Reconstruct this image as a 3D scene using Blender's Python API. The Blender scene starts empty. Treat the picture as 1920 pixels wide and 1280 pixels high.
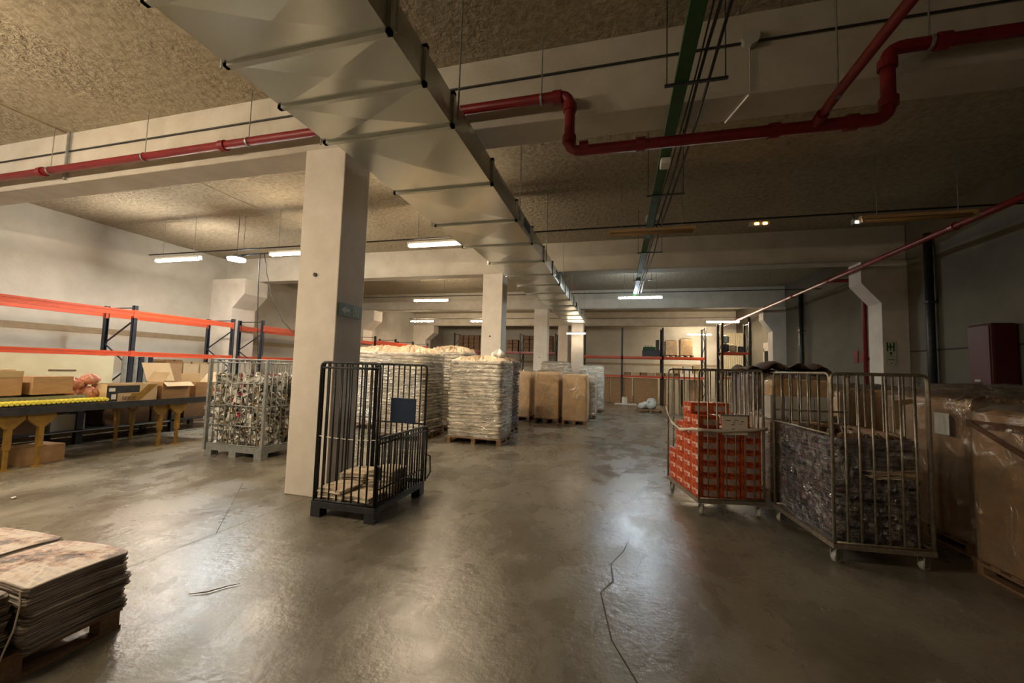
import bpy, math, random
from mathutils import Vector, Matrix
SC = bpy.context.scene
COL = SC.collection
R = math.radians
PI = math.pi
rng = random.Random(7)

# ------------------------------------------------------------------ camera, world, exposure
EYE = Vector((0, 0, 1.7))
_yaw, _pit, _rol = R(-14.836), R(3.847), R(1.685)
_fw = Vector((math.sin(_yaw)*math.cos(_pit), math.cos(_yaw)*math.cos(_pit), math.sin(_pit)))
_r0 = Vector((math.cos(_yaw), -math.sin(_yaw), 0)); _u0 = _r0.cross(_fw)
_r = _r0*math.cos(_rol) + _u0*math.sin(_rol); _u = _u0*math.cos(_rol) - _r0*math.sin(_rol)
cam_data = bpy.data.cameras.new('camera'); cam = bpy.data.objects.new('camera', cam_data); COL.objects.link(cam)
cam_data.sensor_fit = 'HORIZONTAL'; cam_data.sensor_width = 36; cam_data.lens = 754.15/1920*36
cam_data.clip_start = 0.05; cam_data.clip_end = 200
M = Matrix((_r, _u, -_fw)).transposed().to_4x4(); M.translation = EYE
cam.matrix_world = M
SC.camera = cam
world = bpy.data.worlds.new('world'); SC.world = world; world.use_nodes = True
world.node_tree.nodes['Background'].inputs[0].default_value = (0.5, 0.5, 0.5, 1)
world.node_tree.nodes['Background'].inputs[1].default_value = 0.01
SC.view_settings.view_transform = 'Standard'; SC.view_settings.look = 'None'
SC.view_settings.exposure = 1.75; SC.view_settings.gamma = 1.0; SC.view_settings.use_curve_mapping = False
SC.cycles.max_bounces = 7; SC.cycles.diffuse_bounces = 4; SC.cycles.glossy_bounces = 3
SC.cycles.transparent_max_bounces = 10; SC.cycles.transmission_bounces = 3
SC.cycles.sample_clamp_indirect = 6; SC.cycles.caustics_reflective = False; SC.cycles.caustics_refractive = False
WARM = (1.0, 0.80, 0.56); NEUT = (1.0, 0.88, 0.72); COOL = (0.80, 0.93, 1.0)
TUBE = 42.0            # strength of a fluorescent tube

# ------------------------------------------------------------------ materials
MATS = {}
def _nodes(name):
    m = bpy.data.materials.new(name); m.use_nodes = True
    nt = m.node_tree; b = nt.nodes['Principled BSDF']
    return m, nt, b
def mat(name, c, rough=0.6, metal=0.0, c2=None, nscale=5.0, stretch=(1, 1, 1), bump=0.0, bscale=40.0, detail=4, lo=.35, hi=.65, rvar=0.0, coat=0.0, bdist=0.02, bstretch=None):
    m, nt, b = _nodes(name); N, L = nt.nodes, nt.links
    b.inputs['Base Color'].default_value = (*c, 1); b.inputs['Roughness'].default_value = rough; b.inputs['Metallic'].default_value = metal
    b.inputs['Coat Weight'].default_value = coat
    tc = N.new('ShaderNodeTexCoord')
    if c2 or rvar:
        mp = N.new('ShaderNodeMapping'); mp.inputs['Scale'].default_value = stretch; L.new(tc.outputs['Object'], mp.inputs[0])
        n = N.new('ShaderNodeTexNoise'); n.inputs['Scale'].default_value = nscale; n.inputs['Detail'].default_value = detail; n.inputs['Roughness'].default_value = .6
        L.new(mp.outputs[0], n.inputs['Vector'])
        if c2:
            cr = N.new('ShaderNodeValToRGB'); cr.color_ramp.elements[0].position = lo; cr.color_ramp.elements[1].position = hi
            cr.color_ramp.elements[0].color = (*c, 1); cr.color_ramp.elements[1].color = (*c2, 1)
            L.new(n.outputs[0], cr.inputs[0]); L.new(cr.outputs[0], b.inputs['Base Color'])
        if rvar:
            mr = N.new('ShaderNodeMapRange'); mr.inputs['From Min'].default_value = .3; mr.inputs['From Max'].default_value = .7
            mr.inputs['To Min'].default_value = rough-rvar; mr.inputs['To Max'].default_value = rough+rvar
            L.new(n.outputs[0], mr.inputs[0]); L.new(mr.outputs[0], b.inputs['Roughness'])
    if bump:
        mp2 = N.new('ShaderNodeMapping'); mp2.inputs['Scale'].default_value = bstretch or (1, 1, 1); L.new(tc.outputs['Object'], mp2.inputs[0])
        n2 = N.new('ShaderNodeTexNoise'); n2.inputs['Scale'].default_value = bscale; n2.inputs['Detail'].default_value = 3
        L.new(mp2.outputs[0], n2.inputs['Vector'])
        bp = N.new('ShaderNodeBump'); bp.inputs['Strength'].default_value = bump; bp.inputs['Distance'].default_value = bdist
        L.new(n2.outputs[0], bp.inputs['Height']); L.new(bp.outputs[0], b.inputs['Normal'])
    MATS[name] = m
    return m
def emit(name, c, s):
    m, nt, b = _nodes(name)
    b.inputs['Base Color'].default_value = (.8, .8, .8, 1)
    b.inputs['Emission Color'].default_value = (*c, 1); b.inputs['Emission Strength'].default_value = s
    return m
def film(name, tint=(1, 1, 1), amount=.22, rough=.16, scale=9.0, stretch=(1, 1, .35), dif=.25, bdist=.05):
    """stretch film: mostly clear, glossy in creases"""
    m, nt, b = _nodes(name); N, L = nt.nodes, nt.links
    N.remove(b); out = N['Material Output']
    tc = N.new('ShaderNodeTexCoord'); mp = N.new('ShaderNodeMapping'); mp.inputs['Scale'].default_value = stretch
    L.new(tc.outputs['Object'], mp.inputs[0])
    n = N.new('ShaderNodeTexNoise'); n.inputs['Scale'].default_value = scale; n.inputs['Detail'].default_value = 5; n.inputs['Distortion'].default_value = 1.2
    L.new(mp.outputs[0], n.inputs['Vector'])
    bp = N.new('ShaderNodeBump'); bp.inputs['Strength'].default_value = 1.0; bp.inputs['Distance'].default_value = bdist
    L.new(n.outputs[0], bp.inputs['Height'])
    g = N.new('ShaderNodeBsdfGlossy'); g.inputs['Color'].default_value = (*tint, 1); g.inputs['Roughness'].default_value = rough
    L.new(bp.outputs[0], g.inputs['Normal'])
    d = N.new('ShaderNodeBsdfDiffuse'); d.inputs['Color'].default_value = (*[x*.8 for x in tint], 1); L.new(bp.outputs[0], d.inputs['Normal'])
    gd = N.new('ShaderNodeMixShader'); gd.inputs[0].default_value = dif; L.new(g.outputs[0], gd.inputs[1]); L.new(d.outputs[0], gd.inputs[2])
    t = N.new('ShaderNodeBsdfTransparent'); mx = N.new('ShaderNodeMixShader')
    mr = N.new('ShaderNodeMapRange'); mr.inputs['From Min'].default_value = .35; mr.inputs['From Max'].default_value = .7
    mr.inputs['To Min'].default_value = amount*.35; mr.inputs['To Max'].default_value = amount*1.9
    L.new(n.outputs[0], mr.inputs[0]); L.new(mr.outputs[0], mx.inputs[0])
    L.new(t.outputs[0], mx.inputs[1]); L.new(gd.outputs[0], mx.inputs[2]); L.new(mx.outputs[0], out.inputs[0])
    return m
def m_floor():
    m, nt, b = _nodes('polished_concrete'); N, L = nt.nodes, nt.links
    tc = N.new('ShaderNodeTexCoord')
    def noise(s, d, dist=0.0, st=None):
        n = N.new('ShaderNodeTexNoise'); n.inputs['Scale'].default_value = s; n.inputs['Detail'].default_value = d; n.inputs['Distortion'].default_value = dist; n.inputs['Roughness'].default_value = .62
        if st:
            mp = N.new('ShaderNodeMapping'); mp.inputs['Scale'].default_value = st; L.new(tc.outputs['Object'], mp.inputs[0]); L.new(mp.outputs[0], n.inputs['Vector'])
        else: L.new(tc.outputs['Object'], n.inputs['Vector'])
        return n
    big = noise(.55, 8, .3); mid = noise(1.7, 12, .25, (1, .7, 1)); fine = noise(16, 6)
    cr = N.new('ShaderNodeValToRGB'); e = cr.color_ramp.elements
    e[0].position = .22; e[0].color = (.075, .060, .040, 1); e[1].position = .82; e[1].color = (.36, .34, .28, 1)
    x = e.new(.5); x.color = (.185, .165, .125, 1)
    mx = N.new('ShaderNodeMath'); mx.operation = 'MULTIPLY_ADD'; mx.inputs[1].default_value = .5; L.new(big.outputs[0], mx.inputs[0])
    m2 = N.new('ShaderNodeMath'); m2.operation = 'MULTIPLY'; m2.inputs[1].default_value = .5; L.new(mid.outputs[0], m2.inputs[0]); L.new(m2.outputs[0], mx.inputs[2])
    L.new(mx.outputs[0], cr.inputs[0]); L.new(cr.outputs[0], b.inputs['Base Color'])
    mr = N.new('ShaderNodeMapRange'); mr.inputs['From Min'].default_value = .3; mr.inputs['From Max'].default_value = .72
    mr.inputs['To Min'].default_value = .13; mr.inputs['To Max'].default_value = .44
    L.new(mid.outputs[0], mr.inputs[0]); L.new(mr.outputs[0], b.inputs['Roughness'])
    b.inputs['Specular IOR Level'].default_value = .62
    bp = N.new('ShaderNodeBump'); bp.inputs['Strength'].default_value = .22; bp.inputs['Distance'].default_value = .02
    L.new(fine.outputs[0], bp.inputs['Height'])
    bp2 = N.new('ShaderNodeBump'); bp2.inputs['Strength'].default_value = .16; bp2.inputs['Distance'].default_value = .05
    L.new(mid.outputs[0], bp2.inputs['Height']); L.new(bp.outputs[0], bp2.inputs['Normal']); L.new(bp2.outputs[0], b.inputs['Normal'])
    return m
def m_spray():
    m, nt, b = _nodes('sprayed_plaster'); N, L = nt.nodes, nt.links
    tc = N.new('ShaderNodeTexCoord')
    n = N.new('ShaderNodeTexNoise'); n.inputs['Scale'].default_value = 11; n.inputs['Detail'].default_value = 5; n.inputs['Distortion'].default_value = .35; n.inputs['Roughness'].default_value = .6
    L.new(tc.outputs['Object'], n.inputs['Vector'])
    n2 = N.new('ShaderNodeTexNoise'); n2.inputs['Scale'].default_value = .8; n2.inputs['Detail'].default_value = 3; L.new(tc.outputs['Object'], n2.inputs['Vector'])
    cr = N.new('ShaderNodeValToRGB'); cr.color_ramp.elements[0].position = .3; cr.color_ramp.elements[1].position = .6
    cr.color_ramp.elements[0].color = (.27, .225, .155, 1); cr.color_ramp.elements[1].color = (.41, .355, .26, 1)
    L.new(n.outputs[0], cr.inputs[0]); L.new(cr.outputs[0], b.inputs['Base Color'])
    b.inputs['Roughness'].default_value = .95
    st = N.new('ShaderNodeMapRange'); st.inputs['From Min'].default_value = .38; st.inputs['From Max'].default_value = .6; st.inputs['To Min'].default_value = .25; st.inputs['To Max'].default_value = 1
    L.new(n2.outputs[0], st.inputs[0])
    bp = N.new('ShaderNodeBump'); bp.inputs['Distance'].default_value = .09; L.new(st.outputs[0], bp.inputs['Strength'])
    L.new(n.outputs[0], bp.inputs['Height']); L.new(bp.outputs[0], b.inputs['Normal'])
    return m
def m_pages(name, a, c, dark, zs=70.0, colour=None):
    """edges of stacked paper: thin level streaks"""
    m, nt, b = _nodes(name); N, L = nt.nodes, nt.links
    tc = N.new('ShaderNodeTexCoord'); mp = N.new('ShaderNodeMapping'); mp.inputs['Scale'].default_value = (2.2, 2.2, zs); L.new(tc.outputs['Object'], mp.inputs[0])
    n = N.new('ShaderNodeTexNoise'); n.inputs['Scale'].default_value = 1; n.inputs['Detail'].default_value = 6; n.inputs['Roughness'].default_value = .7; L.new(mp.outputs[0], n.inputs['Vector'])
    cr = N.new('ShaderNodeValToRGB'); e = cr.color_ramp.elements
    e[0].position = .36; e[0].color = (*dark, 1); e[1].position = .62; e[1].color = (*a, 1); x = e.new(.47); x.color = (*c, 1)
    L.new(n.outputs[0], cr.inputs[0])
    nb = N.new('ShaderNodeTexNoise'); nb.inputs['Scale'].default_value = 3.2; nb.inputs['Detail'].default_value = 4; L.new(tc.outputs['Object'], nb.inputs['Vector'])
    rb = N.new('ShaderNodeMapRange'); rb.inputs['From Min'].default_value = .35; rb.inputs['From Max'].default_value = .62; rb.inputs['To Min'].default_value = .5; rb.inputs['To Max'].default_value = 1; L.new(nb.outputs[0], rb.inputs[0])
    mb_ = N.new('ShaderNodeMixRGB'); mb_.blend_type = 'MULTIPLY'; mb_.inputs[0].default_value = 1; L.new(cr.outputs[0], mb_.inputs[1]); L.new(rb.outputs[0], mb_.inputs[2])
    src = mb_.outputs[0]
    if colour:
        n3 = N.new('ShaderNodeTexNoise'); n3.inputs['Scale'].default_value = 9; n3.inputs['Detail'].default_value = 3; L.new(tc.outputs['Object'], n3.inputs['Vector'])
        c3 = N.new('ShaderNodeValToRGB'); e3 = c3.color_ramp.elements; e3[0].position = .56; e3[0].color = (0, 0, 0, 1); e3[1].position = .62; e3[1].color = (1, 1, 1, 1)
        L.new(n3.outputs[0], c3.inputs[0]); mx = N.new('ShaderNodeMixRGB'); L.new(c3.outputs[0], mx.inputs[0]); L.new(src, mx.inputs[1]); mx.inputs[2].default_value = (*colour, 1); src = mx.outputs[0]
    L.new(src, b.inputs['Base Color']); b.inputs['Roughness'].default_value = .7
    bp = N.new('ShaderNodeBump'); bp.inputs['Strength'].default_value = .6; bp.inputs['Distance'].default_value = .01; L.new(n.outputs[0], bp.inputs['Height']); L.new(bp.outputs[0], b.inputs['Normal'])
    return m
def m_print(name, paper, ink, warm):
    """printed page: text columns and picture blocks"""
    m, nt, b = _nodes(name); N, L = nt.nodes, nt.links
    tc = N.new('ShaderNodeTexCoord')
    br = N.new('ShaderNodeTexBrick'); br.inputs['Scale'].default_value = 7; br.inputs['Mortar Size'].default_value = .05; br.inputs['Color1'].default_value = (*paper, 1)
    br.inputs['Color2'].default_value = (*ink, 1); br.inputs['Mortar'].default_value = (*paper, 1); br.inputs['Bias'].default_value = -.25
    L.new(tc.outputs['Object'], br.inputs['Vector'])
    n = N.new('ShaderNodeTexNoise'); n.inputs['Scale'].default_value = 5; n.inputs['Detail'].default_value = 8; n.inputs['Roughness'].default_value = .75; L.new(tc.outputs['Object'], n.inputs['Vector'])
    cr = N.new('ShaderNodeValToRGB'); e = cr.color_ramp.elements; e[0].position = .42; e[0].color = (*ink, 1); e[1].position = .56; e[1].color = (*paper, 1); x = e.new(.49); x.color = (*warm, 1)
    L.new(n.outputs[0], cr.inputs[0])
    mx = N.new('ShaderNodeMixRGB'); mx.inputs[0].default_value = .72; L.new(br.outputs[0], mx.inputs[1]); L.new(cr.outputs[0], mx.inputs[2])
    L.new(mx.outputs[0], b.inputs['Base Color']); b.inputs['Roughness'].default_value = .6
    return m

m_conc = m_floor(); m_ceil = m_spray()
m_white = mat('white_paint', (.74, .69, .62), .75, c2=(.66, .61, .54), nscale=3, bump=.12, bscale=30)
m_beam = mat('beam_paint', (.54, .505, .435), .8, c2=(.45, .41, .34), nscale=2, bump=.1, bscale=24)
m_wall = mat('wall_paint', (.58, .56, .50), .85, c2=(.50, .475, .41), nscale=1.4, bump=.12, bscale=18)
m_wallR = mat('shaded_wall_paint', (.165, .152, .118), .88, c2=(.135, .124, .096), nscale=1.6, bump=.1, bscale=16)  # same paint as the other walls; light falloff on the right darkened into the colour
m_joint = mat('tan_joint', (.36, .29, .20), .9, c2=(.30, .24, .16), nscale=6)
m_dark = mat('dark_joint', (.035, .03, .027), .9)
m_red = mat('red_pipe_paint', (.22, .009, .013), .42, c2=(.16, .007, .010), nscale=7)
m_orange = mat('orange_rack_paint', (.62, .085, .025), .4, c2=(.50, .065, .025), nscale=6, stretch=(1, 1, 6))
m_blue = mat('navy_rack_paint', (.010, .014, .026), .4, c2=(.022, .028, .042), nscale=9)
m_black = mat('black_steel', (.012, .014, .018), .45, c2=(.03, .032, .036), nscale=12)
m_grey = mat('galvanised_grey', (.26, .28, .27), .45, .55, c2=(.38, .39, .38), nscale=14)
m_silver = mat('galvanised_steel', (.60, .61, .56), .26, .92)
m_flange = mat('duct_flange', (.50, .51, .47), .35, .9)
m_bars = mat('dull_cage_steel', (.40, .36, .29), .38, .6, c2=(.25, .21, .16), nscale=18)
m_green = mat('green_tray', (.018, .085, .012), .6, c2=(.012, .055, .010), nscale=8)
m_plast = mat('grey_plastic', (.42, .42, .38), .5)
m_whitep = mat('white_plastic', (.72, .72, .68), .45)
m_rubber = mat('black_rubber', (.02, .02, .02), .7)
m_card = mat('cardboard', (.40, .245, .125), .8, c2=(.33, .195, .095), nscale=4, stretch=(1, 1, 3), bump=.08, bscale=60)
m_cardl = mat('pale_cardboard', (.56, .43, .26), .8, c2=(.50, .37, .22), nscale=3)
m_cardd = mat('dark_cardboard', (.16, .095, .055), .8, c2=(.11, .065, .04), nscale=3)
m_kraftw = mat('wrapped_kraft', (.74, .45, .20), .42, c2=(.82, .57, .30), nscale=5, stretch=(1, 1, .5), bump=.25, bscale=7)
m_wood = mat('pallet_wood', (.33, .20, .11), .8, c2=(.22, .13, .07), nscale=5, stretch=(1, 8, 8), bump=.2, bscale=30)
m_board = mat('cream_board', (.66, .60, .40), .75, c2=(.60, .53, .34), nscale=3)
m_yellow = mat('yellow_roller', (.80, .72, .10), .4)
m_ylw = mat('ochre_paint', (.30, .17, .022), .5, c2=(.20, .11, .02), nscale=9)
m_blackm = mat('black_void', (.006, .006, .006), .9)
m_tape = mat('brown_tape', (.12, .06, .03), .35)
m_signw = mat('white_sign', (.84, .77, .66), .6)
m_ink = mat('sign_ink', (.05, .05, .045), .7)
m_signg = mat('green_sign', (.03, .10, .05), .45)
m_signl = mat('pale_sign_print', (.58, .60, .44), .5)
m_navy = mat('navy_plate', (.008, .028, .075), .5)
m_redbox = mat('red_orange_print', (.42, .025, .010), .45, c2=(.72, .15, .02), nscale=11, lo=.42, hi=.6)
m_redpr = mat('pale_print', (.75, .60, .50), .5, c2=(.55, .06, .03), nscale=22, lo=.45, hi=.55)
m_cab = mat('red_cabinet_paint', (.065, .001, .002), .55)
m_scrap = mat('scrap_paper', (.70, .69, .64), .6, c2=(.12, .10, .085), nscale=6, lo=.5, hi=.66)
m_scrapr = mat('scrap_red', (.45, .04, .05), .6)
m_scrapb = mat('scrap_brown', (.30, .22, .12), .6)
m_pages_w = m_pages('newsprint_edges', (.86, .78, .64), (.62, .53, .40), (.20, .14, .09), 26)
m_pages_f = m_pages('newsprint_edges_fine', (.58, .51, .44), (.34, .28, .23), (.09, .07, .06), 60)
m_pages_d = m_pages('magazine_edges', (.085, .06, .065), (.016, .013, .021), (.005, .004, .006), 34, (.09, .03, .05))
m_news = m_print('newspaper_print', (.88, .80, .72), (.06, .055, .09), (.62, .38, .30))
m_news2 = m_print('magazine_print', (.30, .22, .16), (.015, .015, .03), (.30, .14, .05))
m_film = film('stretch_film', (1, .98, .94), .34, .16, 8, (.6, .6, 1.6), .22, .08)
m_film_d = film('stretch_film_dark', (.95, .95, 1), .26, .12, 11, (1, 1, .6), .03, .12)
m_film_k = film('stretch_film_kraft', (1, .94, .86), .20, .20, 5, (1, 1, .8), .30, .06)
m_strap = mat('clear_strap', (.70, .62, .52), .3)
m_cable = mat('cable_black', (.012, .012, .012), .6)
m_panelw = mat('ribbed_panel', (.58, .52, .36), .7)
m_redbag = mat('red_mesh', (.42, .12, .08), .6, c2=(.62, .34, .24), nscale=30)
m_house = mat('lamp_housing', (.75, .72, .64), .5)
m_houseb = mat('lamp_diffuser_off', (.50, .32, .14), .4)
e_warm = emit('tube_warm', WARM, TUBE); e_neut = emit('tube_neutral', NEUT, TUBE); e_cool = emit('tube_cool', COOL, TUBE*1.9)
e_warm0 = emit('tube_warm_near', WARM, TUBE*4.2); e_soft = emit('tube_warm_soft', WARM, TUBE*.3); e_far = emit('tube_warm_far', WARM, TUBE*2.4); e_neut2 = emit('tube_neutral_strong', NEUT, TUBE*2.6); e_warm2 = emit('tube_warm_strong', WARM, TUBE*1.7)
e_flood = emit('flood_cool', COOL, TUBE*2.2); e_amber = emit('amber_led', (1, .42, .06), 14); e_small = emit('small_led', (1, .95, .85), 8)

# ------------------------------------------------------------------ mesh helpers
class MB:
    def __init__(s): s.v = []; s.f = []; s.m = []
    def add(s, vs, fs, m=0):
        o = len(s.v); s.v += [tuple(v) for v in vs]; s.f += [tuple(i+o for i in f) for f in fs]; s.m += [m]*len(fs); return s
    def box(s, x0, y0, z0, x1, y1, z1, m=0):
        return s.add([(x0, y0, z0), (x1, y0, z0), (x1, y1, z0), (x0, y1, z0), (x0, y0, z1), (x1, y0, z1), (x1, y1, z1), (x0, y1, z1)],
                     [(0, 3, 2, 1), (4, 5, 6, 7), (0, 1, 5, 4), (1, 2, 6, 5), (2, 3, 7, 6), (3, 0, 4, 7)], m)
    def obox(s, c, sz, rot=(0, 0, 0), m=0):
        from mathutils import Euler
        E = Euler(rot).to_matrix(); hx, hy, hz = [a/2 for a in sz]
        vs = [Vector(c)+E @ Vector((a*hx, b*hy, d*hz)) for d in (-1, 1) for a, b in ((-1, -1), (1, -1), (1, 1), (-1, 1))]
        return s.add(vs, [(0, 3, 2, 1), (4, 5, 6, 7), (0, 1, 5, 4), (1, 2, 6, 5), (2, 3, 7, 6), (3, 0, 4, 7)], m)
    def bar(s, a, b, w, h=None, m=0):
        a = Vector(a); b = Vector(b); d = (b-a); L = d.length; d.normalize(); h = h or w
        up = Vector((0, 0, 1)) if abs(d.z) < .95 else Vector((0, 1, 0))
        x = d.cross(up).normalized(); y = x.cross(d)
        vs = [p+x*i*w/2+y*j*h/2 for p in (a, b) for i, j in ((-1, -1), (1, -1), (1, 1), (-1, 1))]
        return s.add(vs, [(0, 1, 2, 3), (7, 6, 5, 4), (0, 4, 5, 1), (1, 5, 6, 2), (2, 6, 7, 3), (3, 7, 4, 0)], m)
    def tube(s, pts, r, n=8, m=0, cap=True):
        pts = [Vector(p) for p in pts]; rings = []; prev = None
        for i, p in enumerate(pts):
            d = (pts[min(i+1, len(pts)-1)]-pts[max(i-1, 0)]).normalized()
            if prev is None:
                up = Vector((0, 0, 1)) if abs(d.z) < .9 else Vector((1, 0, 0)); x = d.cross(up).normalized()
            else: x = (prev-d*prev.dot(d)).normalized()
            prev = x; y = d.cross(x); rr = r[i] if isinstance(r, (list, tuple)) else r
            rings.append([p+(x*math.cos(2*PI*k/n)+y*math.sin(2*PI*k/n))*rr for k in range(n)])
        vs = [v for g in rings for v in g]; fs = []
        for i in range(len(rings)-1):
            for k in range(n): fs.append((i*n+k, i*n+(k+1) % n, (i+1)*n+(k+1) % n, (i+1)*n+k))
        if cap: fs.append(tuple(range(n))[::-1]); fs.append(tuple((len(rings)-1)*n+k for k in range(n)))
        return s.add(vs, fs, m)
    def grid(s, fn, nu, nv, m=0):
        vs = [fn(i/nu, j/nv) for j in range(nv+1) for i in range(nu+1)]
        return s.add(vs, [(j*(nu+1)+i, j*(nu+1)+i+1, (j+1)*(nu+1)+i+1, (j+1)*(nu+1)+i) for j in range(nv) for i in range(nu)], m)
    def build(s, name, mats, parent=None, smooth=False, loc=None, bevel=0, rot=None, solid=0):
        me = bpy.data.meshes.new(name); me.from_pydata(s.v, [], s.f); me.validate()
        for mm in (mats if isinstance(mats, (list, tuple)) else [mats]): me.materials.append(mm)
        if len(me.polygons) == len(s.m): me.polygons.foreach_set('material_index', s.m)
        if smooth: me.polygons.foreach_set('use_smooth', [True]*len(me.polygons))
        me.update()
        o = bpy.data.objects.new(name, me); COL.objects.link(o)
        if parent: o.parent = parent
        if loc: o.location = loc
        if rot: o.rotation_euler = rot
        if bevel:
            b = o.modifiers.new('bevel', 'BEVEL'); b.width = bevel; b.segments = 2; b.limit_method = 'ANGLE'
        if solid:
            b = o.modifiers.new('solid', 'SOLIDIFY'); b.thickness = solid; b.offset = 0
        return o
def corner(pts, rad, n=5):
    """polyline with rounded corners"""
    pts = [Vector(p) for p in pts]; out = [pts[0]]
    for i in range(1, len(pts)-1):
        a, p, b = pts[i-1], pts[i], pts[i+1]
        r = min(rad, (a-p).length*.49, (b-p).length*.49); A = p+(a-p).normalized()*r; B = p+(b-p).normalized()*r
        for k in range(n+1):
            t = k/n; out.append(A*(1-t)**2+p*2*t*(1-t)+B*t*t)
    out.append(pts[-1]); return out
def tag(o, label, cat, group=None, kind=None):
    o['label'] = label; o['category'] = cat
    if group: o['group'] = group
    if kind: o['kind'] = kind
    return o
def thing(name, label, cat, loc=(0, 0, 0), rz=0, group=None):
    o = bpy.data.objects.new(name, None); COL.objects.link(o); o.location = loc; o.rotation_euler = (0, 0, rz)
    o.empty_display_size = .1
    return tag(o, label, cat, group)
def struct(o): o['kind'] = 'structure'; return o
def dup(root, loc=None, rz=None, label=None):
    r = root.copy(); COL.objects.link(r)
    if loc is not None: r.location = loc
    if rz is not None: r.rotation_euler = (0, 0, rz)
    if label: r['label'] = label
    for ch in list(root.children):
        c = ch.copy(); COL.objects.link(c); c.parent = r
        for g in ch.children:
            d = g.copy(); COL.objects.link(d); d.parent = c
    return r
def text(name, s, size, m, parent, loc, rot, ext=.001, align='CENTER'):
    c = bpy.data.curves.new(name, 'FONT'); c.body = s; c.size = size; c.extrude = ext; c.align_x = align; c.align_y = 'CENTER'
    c.materials.append(m); tmp = bpy.data.objects.new(name, c); me = bpy.data.meshes.new_from_object(tmp); bpy.data.objects.remove(tmp)
    o = bpy.data.objects.new(name, me); COL.objects.link(o); o.parent = parent; o.location = loc; o.rotation_euler = rot
    return o

def perim(w, d, r, n):
    """n points round a rounded rectangle centred on the origin, with outward normals"""
    hw, hd = w/2-r, d/2-r; L = 4*(hw+hd)+2*PI*r; out = []
    segs = [((hw, -hd), (hw, hd), 0), ((hw, hd), (-hw, hd), PI/2), ((-hw, hd), (-hw, -hd), PI), ((-hw, -hd), (hw, -hd), 1.5*PI)]
    for k in range(n):
        t = k/n*L
        for (a, b, ang) in segs:
            l = math.dist(a, b)
            if t <= l:
                q = t/l if l else 0; nx, ny = math.cos(ang), math.sin(ang)
                out.append((a[0]+(b[0]-a[0])*q+nx*r, a[1]+(b[1]-a[1])*q+ny*r, nx, ny)); break
            t -= l
            if t <= PI/2*r:
                g = ang+t/r; nx, ny = math.cos(g), math.sin(g); out.append((b[0]+nx*r, b[1]+ny*r, nx, ny)); break
            t -= PI/2*r
        else: out.append((hw+r, -hd, 1, 0))
    return out
def loft(mb, w, d, r, n, levels, top=None, m=0, mtop=0, rn=None, close=True):
    """levels: (z, fn(t)->outward offset, dx, dy, scale)"""
    P = perim(w, d, r, n); vs = []
    for (z, fn, dx, dy, sc) in levels:
        for k, (x, y, nx, ny) in enumerate(P):
            o = fn(k/n); vs.append((x*sc+nx*o+dx, y*sc+ny*o+dy, z+(rn.uniform(-1, 1)*.003 if rn else 0)))
    fs = []; q = len(levels)
    for i in range(q-1):
        for k in range(n): fs.append((i*n+k, i*n+(k+1) % n, (i+1)*n+(k+1) % n, (i+1)*n+k))
    mb.add(vs, fs, m)
    if close:
        mb.add(vs[:n], [tuple(range(n))[::-1]], m)
    if top is not None:
        zt, amp, rr = top; base = vs[-n:]; tv = list(base); cx = levels[-1][2]; cy = levels[-1][3]
        scs = [.9, .75, .55, .35, .15]
        for sc in scs:
            for (x, y, z) in base: tv.append((cx+(x-cx)*sc, cy+(y-cy)*sc, zt+rr.uniform(-1, 1)*amp+(1-sc)*amp))
        tf = []
        for i in range(len(scs)):
            for k in range(n): tf.append((i*n+k, i*n+(k+1) % n, (i+1)*n+(k+1) % n, (i+1)*n+k))
        tf.append(tuple(len(scs)*n+k for k in range(n)))
        mb.add(tv, tf, mtop)
    else:
        mb.add(vs[-n:], [tuple(range(n))], mtop)
    return mb
def wav(rr, amp, k0=2, k1=9, cnt=4):
    ph = [(rr.randint(k0, k1), rr.uniform(0, 2*PI), rr.uniform(.4, 1)) for _ in range(cnt)]
    return lambda t: amp*sum(a*math.sin(2*PI*k*t+p) for k, p, a in ph)/cnt

def paper_load(parent, w, d, z0, z1, seed, m_side, m_top, m_f, lh=.085, bulge=.034, jit=.018, topamp=.045, n=120, name='paper_bundles', filmamp=.012):
    rr = random.Random(seed); mb = MB(); lv = []; z = z0
    while z < z1-lh*.5:
        h = lh*rr.uniform(.75, 1.25); dx, dy = rr.uniform(-jit, jit), rr.uniform(-jit, jit)
        a, b = wav(rr, .030, 3, 22, 5), wav(rr, .024, 3, 16)
        f_in = (lambda t, a=a: -bulge*.7+a(t)*.6); f_out = (lambda t, a=a, b=b: bulge*.5+a(t)+b(t))
        lv += [(z+.04*h, f_in, dx, dy, 1), (z+.3*h, f_out, dx, dy, 1), (z+.7*h, f_out, dx, dy, 1), (z+.96*h, f_in, dx, dy, 1)]
        z += h
    loft(mb, w, d, .06, n, lv, (z+.01, topamp, rr), 0, 1, rr)
    o = mb.build(name, [m_side, m_top], parent)
    if m_f:
        fb = MB(); fl = []; K = 22
        for i in range(K+1):
            zz = z0+.004+(z-z0+.006)*i/K; a = wav(rr, filmamp*1.6, 4, 30, 5)
            fl.append((zz, (lambda t, a=a: bulge*.5+.022+a(t)), 0, 0, 1))
        loft(fb, w, d, .08, n, fl, None, 0, 0, rr, close=False)
        fb.f.pop(); fb.m.pop()      # open at the top
        fb.build('stretch_film', m_f, parent, smooth=True)
    return z
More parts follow.
